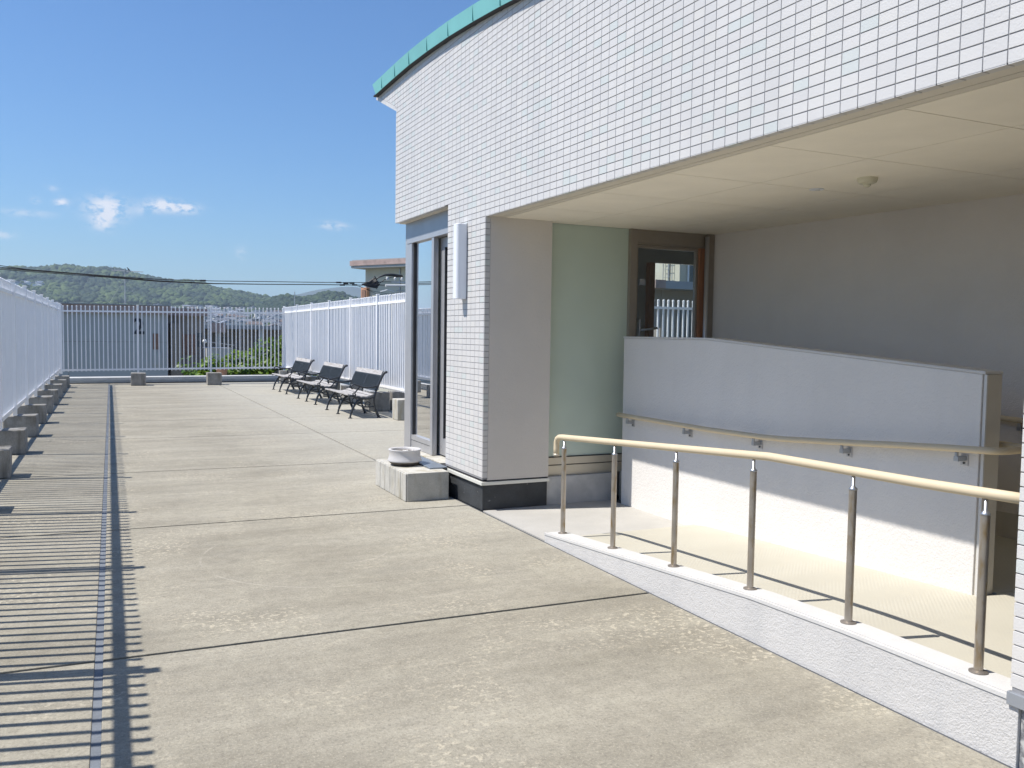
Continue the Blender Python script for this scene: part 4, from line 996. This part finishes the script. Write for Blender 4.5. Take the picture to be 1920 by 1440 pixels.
# buildings glimpsed through the glass door
B5 = thing('low_flat_roofed_building', 'low grey building with a wide dark eave, seen through the glass entrance door', 'building', (24, 32, -9))
m = MB(); m.box(21.2, 34, 30.6, 40, -9.3, 3.4); m.build('wall', MT['brown_bld'], B5)
m = MB(); m.box(20.7, 34.5, 29.6, 40.5, 3.401, 3.72); m.build('eave_band', MT['alu_panel'], B5)
m = MB(); m.box(20.2, 20.69, 29.55, 40.5, 3.41, 3.74); m.build('eave_end', MT['pink_band'], B5)
for k in range(4):
    m = MB(); m.box(22 + k * 2.6, 23.7 + k * 2.6, 30.53, 30.6, .2, 2.6); m.build('window', MT['dark_win'], B5)
B6 = thing('cream_tower_block', 'sunlit cream block with a roof ladder, seen through the glass entrance door', 'building', (42, 58, -9))
m = MB(); m.box(41.9, 60, 58, 72, -9.3, 12); m.build('wall', MT['cream_bld'], B6)
m = MB(); m.box(42.75, 44.2, 57.93, 58, 1, 7.2); m.build('window', MT['dark_win'], B6)
m = MB(); m.box(42.6, 42.74, 57.86, 57.93, 1, 7.3); m.box(42.75, 44.3, 57.86, 57.93, 5.6, 5.75); m.build('window_frame', MT['white_steel'], B6)
LD = thing('wall_ladder', 'steel access ladder with a pipe on the cream block', 'ladder', (41.8, 59.3, 4))
m = MB()
for y in (58.75, 60.0): m.tube([(41.7, y, 1), (41.7, y, 9)], .035, 6)
for k in range(12): m.tube([(41.7, 58.75, 1.3 + k * .62), (41.7, 60.0, 1.3 + k * .62)], .025, 6)
m.build('ladder_frame', MT['galv'], LD)
m = MB(); m.tube([(41.8, 59.35, -5), (41.8, 59.35, 10)], .08, 8); m.build('pipe', MT['galv'], LD)

# ---- antenna with a bird on block 2
AN = thing('tv_antenna', 'thin television antenna on the roof of the block numbered 2', 'antenna', (1.55, 68, 3.1))
m = MB(); m.tube([(1.55, 68, 3.1), (1.55, 68, 5.72)], .034, 6); m.build('mast', MT['galv'], AN)
m = MB(); m.tube([(.75, 68, 5.55), (2.75, 68, 5.50)], .026, 5); m.build('boom', MT['galv'], AN)
for k, x in enumerate([.72, .80, .95, 1.2]):
    m = MB(); s = .32 - .05 * k; m.tube([(x - .14, 68 - s * .3, 5.55 + s), (x, 68, 5.55), (x - .10, 68 + s * .3, 5.55 - s)], .010, 5); m.build('element', MT['galv'], AN)
for x in (1.8, 2.1, 2.4):
    m = MB(); m.tube([(x, 67.8, 5.52), (x, 68.2, 5.52)], .010, 5); m.build('element', MT['galv'], AN)
for a in (-1, 1):
    m = MB(); m.tube([(1.55, 68, 5.0), (1.55 + a * 1.1, 68.4, 3.1)], .006, 4); m.build('guy_wire', MT['galv'], AN)
BD = MB(); bc = (1.80, 68, 5.56)
BD.lathe([(.005, -.13), (.045, -.08), (.06, 0), (.05, .07), (.03, .10), (.005, .13)], (0, 0, 0), 10)
BD.v = [(bc[0] - .62 * c_ * .8 + a * .8, bc[1] + b, bc[2] + .08 + c_ * .75 + a * .35) for a, b, c_ in BD.v]
BD.lathe([(.004, -.03), (.03, -.015), (.033, .01), (.02, .03), (.004, .038)], (bc[0] - .085, bc[1], bc[2] + .19), 8)
BD.box(bc[0] + .06, bc[0] + .16, bc[1] - .015, bc[1] + .015, bc[2] - .02, bc[2] + .0)
BD.tube([(bc[0] - .11, bc[1], bc[2] + .195), (bc[0] - .15, bc[1], bc[2] + .19)], [.008, .002], 5)
BD.tube([(bc[0], bc[1] - .015, bc[2] - .05), (bc[0], bc[1] - .015, bc[2] + .05)], .006, 4); BD.tube([(bc[0], bc[1] + .015, bc[2] - .05), (bc[0], bc[1] + .015, bc[2] + .05)], .006, 4)
o = BD.build('bird', MT['dark'], smooth=True); tag(o, 'small dark bird perched on the television antenna', 'bird')
m = MB(); m.tube([(57.3, 290, -9), (57.3, 290, 14.2)], .14, 6); m.tube([(56.8, 290, 13.2), (57.8, 290, 13.2)], .06, 5)
o = m.build('thin_mast', MT['galv']); tag(o, 'thin bare mast rising in front of the far hills', 'mast')

# ---- power cables and the pole head beside the lobby window
UP = thing('utility_pole', 'concrete utility pole with insulators, mostly hidden behind the lobby window frame', 'pole', (7.98, 24, -9))
m = MB(); m.tube([(7.98, 24, -9.3), (7.98, 24, 3.25)], [.16, .10], 14); m.build('pole_shaft', MT['pole'], UP, smooth=True)
m = MB(); m.box(7.45, 8.75, 23.95, 24.0, 2.87, 2.91); m.box(7.6, 8.6, 24.0, 24.04, 2.64, 2.67); m.build('cross_arm', MT['galv'], UP)
for x in (7.32, 7.55, 7.75, 8.2, 8.6):
    m = MB(); m.lathe([(.012, 0), (.04, .01), (.03, .03), (.045, .045), (.03, .065), (.04, .08), (.015, .10)], (x, 23.965, 2.93), 12); m.build('insulator', MT['insul'], UP, smooth=True)
m = MB(); m.tube([(7.25, 23.9, 2.78), (7.85, 23.9, 2.80)], .035, 8); m.tube([(7.1, 23.9, 2.60), (7.3, 23.9, 2.66), (7.5, 23.9, 2.62)], .02, 6); m.build('strain_clamp', MT['insul'], UP)
CX = [-9, -5, -2.155, -1.60, -1.04, .134, 1.36, 2.65, 4.0, 5.43, 6.62, 6.95, 7.3, 7.7]
CZ = [3.62, 3.12, 2.912, 2.847, 2.82, 2.766, 2.722, 2.735, 2.77, 2.805, 2.845, 2.87, 2.89, 2.90]
CZ2 = [3.50, 3.02, 2.835, 2.805, 2.782, 2.735, 2.675, 2.665, 2.70, 2.745, 2.775, 2.79, 2.80, 2.80]
def cable(f, r, label, yoff=0):
    m = MB(); m.tube([(x, 24 + yoff, z) for x, z in zip(CX, f)], r, 6); o = m.build('overhead_cable', MT['cable'], smooth=True); tag(o, label, 'cable', 'overhead cables crossing the sky'); return o
cable(CZ, .0105, 'uppermost of the black overhead cables running from the sky at left to the pole head', 0)
cable([z + t for z, t in zip(CZ2, [.09, .06, .045, .035, .03, .01, .005, .003, .0, 0, 0, 0, 0, 0])], .009, 'second black overhead cable from the top, merging with its neighbours at right', .05)
cable([z + t for z, t in zip(CZ2, [.03, .02, .02, .016, .014, .018, .012, .006, 0, 0, 0, 0, 0, 0])], .008, 'third black overhead cable from the top, close above the lowest one', -.05)
cable(CZ2, .0095, 'lowest of the black overhead cables running from the sky at left to the pole head', .1)
for x, z in [(5.95, 2.82), (6.15, 2.80), (6.32, 2.815), (2.4, 2.735), (.9, 2.71), (6.05, 2.755), (6.4, 2.77)]:
    m = MB(); m.tube([(x - .07, 24.02, z), (x + .07, 24.02, z + .003)], .022, 8); o = m.build('cable_clamp', MT['cable']); tag(o, 'small dark clamp on the overhead cables against the sky', 'cable clamp', 'clamps on the overhead cables')
CB = thing('cable_bundle', 'fan of black cable ends and a thick looping cable beside the pole insulators', 'cable bundle', (7.1, 24, 2.8))
m = MB()
for k in range(9): m.tube([(6.62, 24.1, 2.80), (6.80, 24.05, 2.80 + .012 * (k - 4)), (7.02, 23.95 + .02 * k, 2.86 + .035 * (k - 4)), (7.10 - .03 * abs(k - 3), 23.95, 2.85 + .045 * (k - 4))], [.016, .03, .034, .014], 6)
m.build('cable_ends', MT['cable'], CB, smooth=True)
m = MB(); m.tube([(7.0, 24.1, 2.92), (7.12, 24.1, 3.02), (7.3, 24.1, 3.09), (7.5, 24.1, 3.10), (7.8, 24.1, 3.07)], [.014, .018, .028, .04, .04], 8); m.tube([(7.1, 24.0, 2.84), (7.25, 24, 2.95), (7.45, 24, 3.03), (7.8, 24, 3.05)], .012, 6); m.build('looping_cable', MT['cable'], CB, smooth=True)
m = MB(); m.tube([(6.55, 24.3, 2.76), (7.0, 24.3, 2.63), (7.5, 24.3, 2.56), (7.8, 24.3, 2.62)], .006, 5); m.tube([(6.6, 24.3, 2.76), (7.1, 24.3, 2.56), (7.5, 24.3, 2.50), (7.85, 24.3, 2.56)], .006, 5); m.build('drop_wire', MT['cable'], CB)

# ---- trees below the far end of the terrace
def tree(name, label, c, rad, hgt, nclump, nleaf, base=-9.3, ls=(.07, .13)):
    Tt = thing(name, label, 'tree', (c[0], c[1], base), 'leafy trees below the far fence')
    zc = c[2]
    m = MB(); m.tube([(c[0], c[1], base), (c[0] + .1, c[1], base + (zc - base) * .4), (c[0] - .1, c[1] + .1, zc - rad * .2), (c[0], c[1], zc + hgt * .4)], [.20, .16, .10, .03], 9)
    for k in range(9):
        a = k * 2.4; z0 = zc - hgt * .5 + k * hgt * .09
        m.tube([(c[0], c[1], z0 - .4), (c[0] + rad * .45 * cos(a), c[1] + rad * .45 * sin(a), z0), (c[0] + rad * .85 * cos(a), c[1] + rad * .85 * sin(a), z0 + .5)], [.07, .045, .015], 6)
    m.build('trunk', MT['bark'], Tt, smooth=True)
    cl = []
    for k in range(nclump):
        a = random.uniform(0, 2 * pi); u = random.uniform(-1, 1); rr = random.uniform(.45, 1) ** .6; w = sqrt(1 - u * u)
        cl.append((c[0] + rad * rr * w * cos(a), c[1] + rad * rr * w * sin(a), zc + hgt * rr * u * (.9 if u < 0 else 1), random.uniform(.28, .55), random.uniform(.15, .85)))
    n = nclump * nleaf; P = np.zeros((n, 4, 3)); tt = np.zeros(n); i = 0
    for (x, y, z, r, t) in cl:
        for _ in range(nleaf):
            d_ = rng.normal(size=3); d_ /= np.linalg.norm(d_); rr = r * rng.uniform(.35, 1.0) ** .5
            p = np.array([x, y, z]) + d_ * rr * np.array([1, 1, .8]); nrm = d_ * .6 + np.array([0, 0, .6]) + rng.normal(0, .45, 3); nrm /= np.linalg.norm(nrm)
            a_ = np.cross(nrm, rng.normal(size=3)); a_ /= np.linalg.norm(a_); b_ = np.cross(nrm, a_); L = rng.uniform(*ls); w = L * .5
            P[i] = [p - a_ * L, p - b_ * w + nrm * .01, p + a_ * L, p + b_ * w + nrm * .01]; tt[i] = np.clip(t + rng.normal(0, .18), 0, 1); i += 1
    me = bpy.data.meshes.new('crown'); me.vertices.add(n * 4); me.vertices.foreach_set('co', (P.reshape(-1, 3) - np.array([c[0], c[1], base])).ravel())
    me.loops.add(n * 4); me.loops.foreach_set('vertex_index', np.arange(n * 4, dtype=np.int32)); me.polygons.add(n); me.polygons.foreach_set('loop_start', (np.arange(n) * 4).astype(np.int32))
    at = me.attributes.new('tint', 'FLOAT', 'FACE'); at.data.foreach_set('value', tt); me.materials.append(MT['leaf']); me.update(calc_edges=True)
    o = bpy.data.objects.new('crown', me); COL.objects.link(o); o.parent = Tt; return Tt
tree('broadleaf_tree', 'bright green tree crown behind the far fence, left of the others and lowest', (3.35, 31.0, -.95), 1.15, 1.45, 90, 60)
tree('broadleaf_tree', 'bright green tree crown in the middle behind the far fence', (4.55, 31.3, -.65), 1.15, 1.5, 90, 60)
tree('broadleaf_tree', 'tallest bright green tree crown in the corner behind the far fence', (5.75, 31.0, -.45), 1.15, 1.6, 95, 60)
tree('broadleaf_tree', 'green tree behind the benches, glimpsed between the pickets of the right fence', (8.6, 26.5, -1.8), 1.6, 1.5, 50, 50)
tree('broadleaf_tree', 'green tree glimpsed right of the lobby frame beyond the side fence', (13.5, 19.5, -1.2), 1.5, 1.6, 50, 50)
pt = MB(); pt.lathe([(.10, 0), (.14, .02), (.17, .22), (.19, .22), (.19, .27), (.16, .27), (.15, .2)], (3.35, 28.2, .021), 20); o = pt.build('flower_pot', MT['orange'], smooth=True); tag(o, 'small terracotta flower pot behind the far fence pickets among the leaves', 'flower pot')

# ---- haze
hz = MB(); hz.box(-8990, 8990, -8990, 8990, -10.9, 262)
hm = bpy.data.materials.new('haze_air'); hm.use_nodes = True; ht = hm.node_tree; ht.nodes.clear()
ho = ht.nodes.new('ShaderNodeOutputMaterial'); hv = ht.nodes.new('ShaderNodeVolumePrincipled'); hv.inputs['Color'].default_value = (.68, .83, 1.0, 1); hv.inputs['Density'].default_value = 1.7e-4; hv.inputs['Anisotropy'].default_value = 0.2
ht.links.new(hv.outputs[0], ho.inputs['Volume'])
hzo = hz.build('haze', hm); hzo['kind'] = 'stuff'
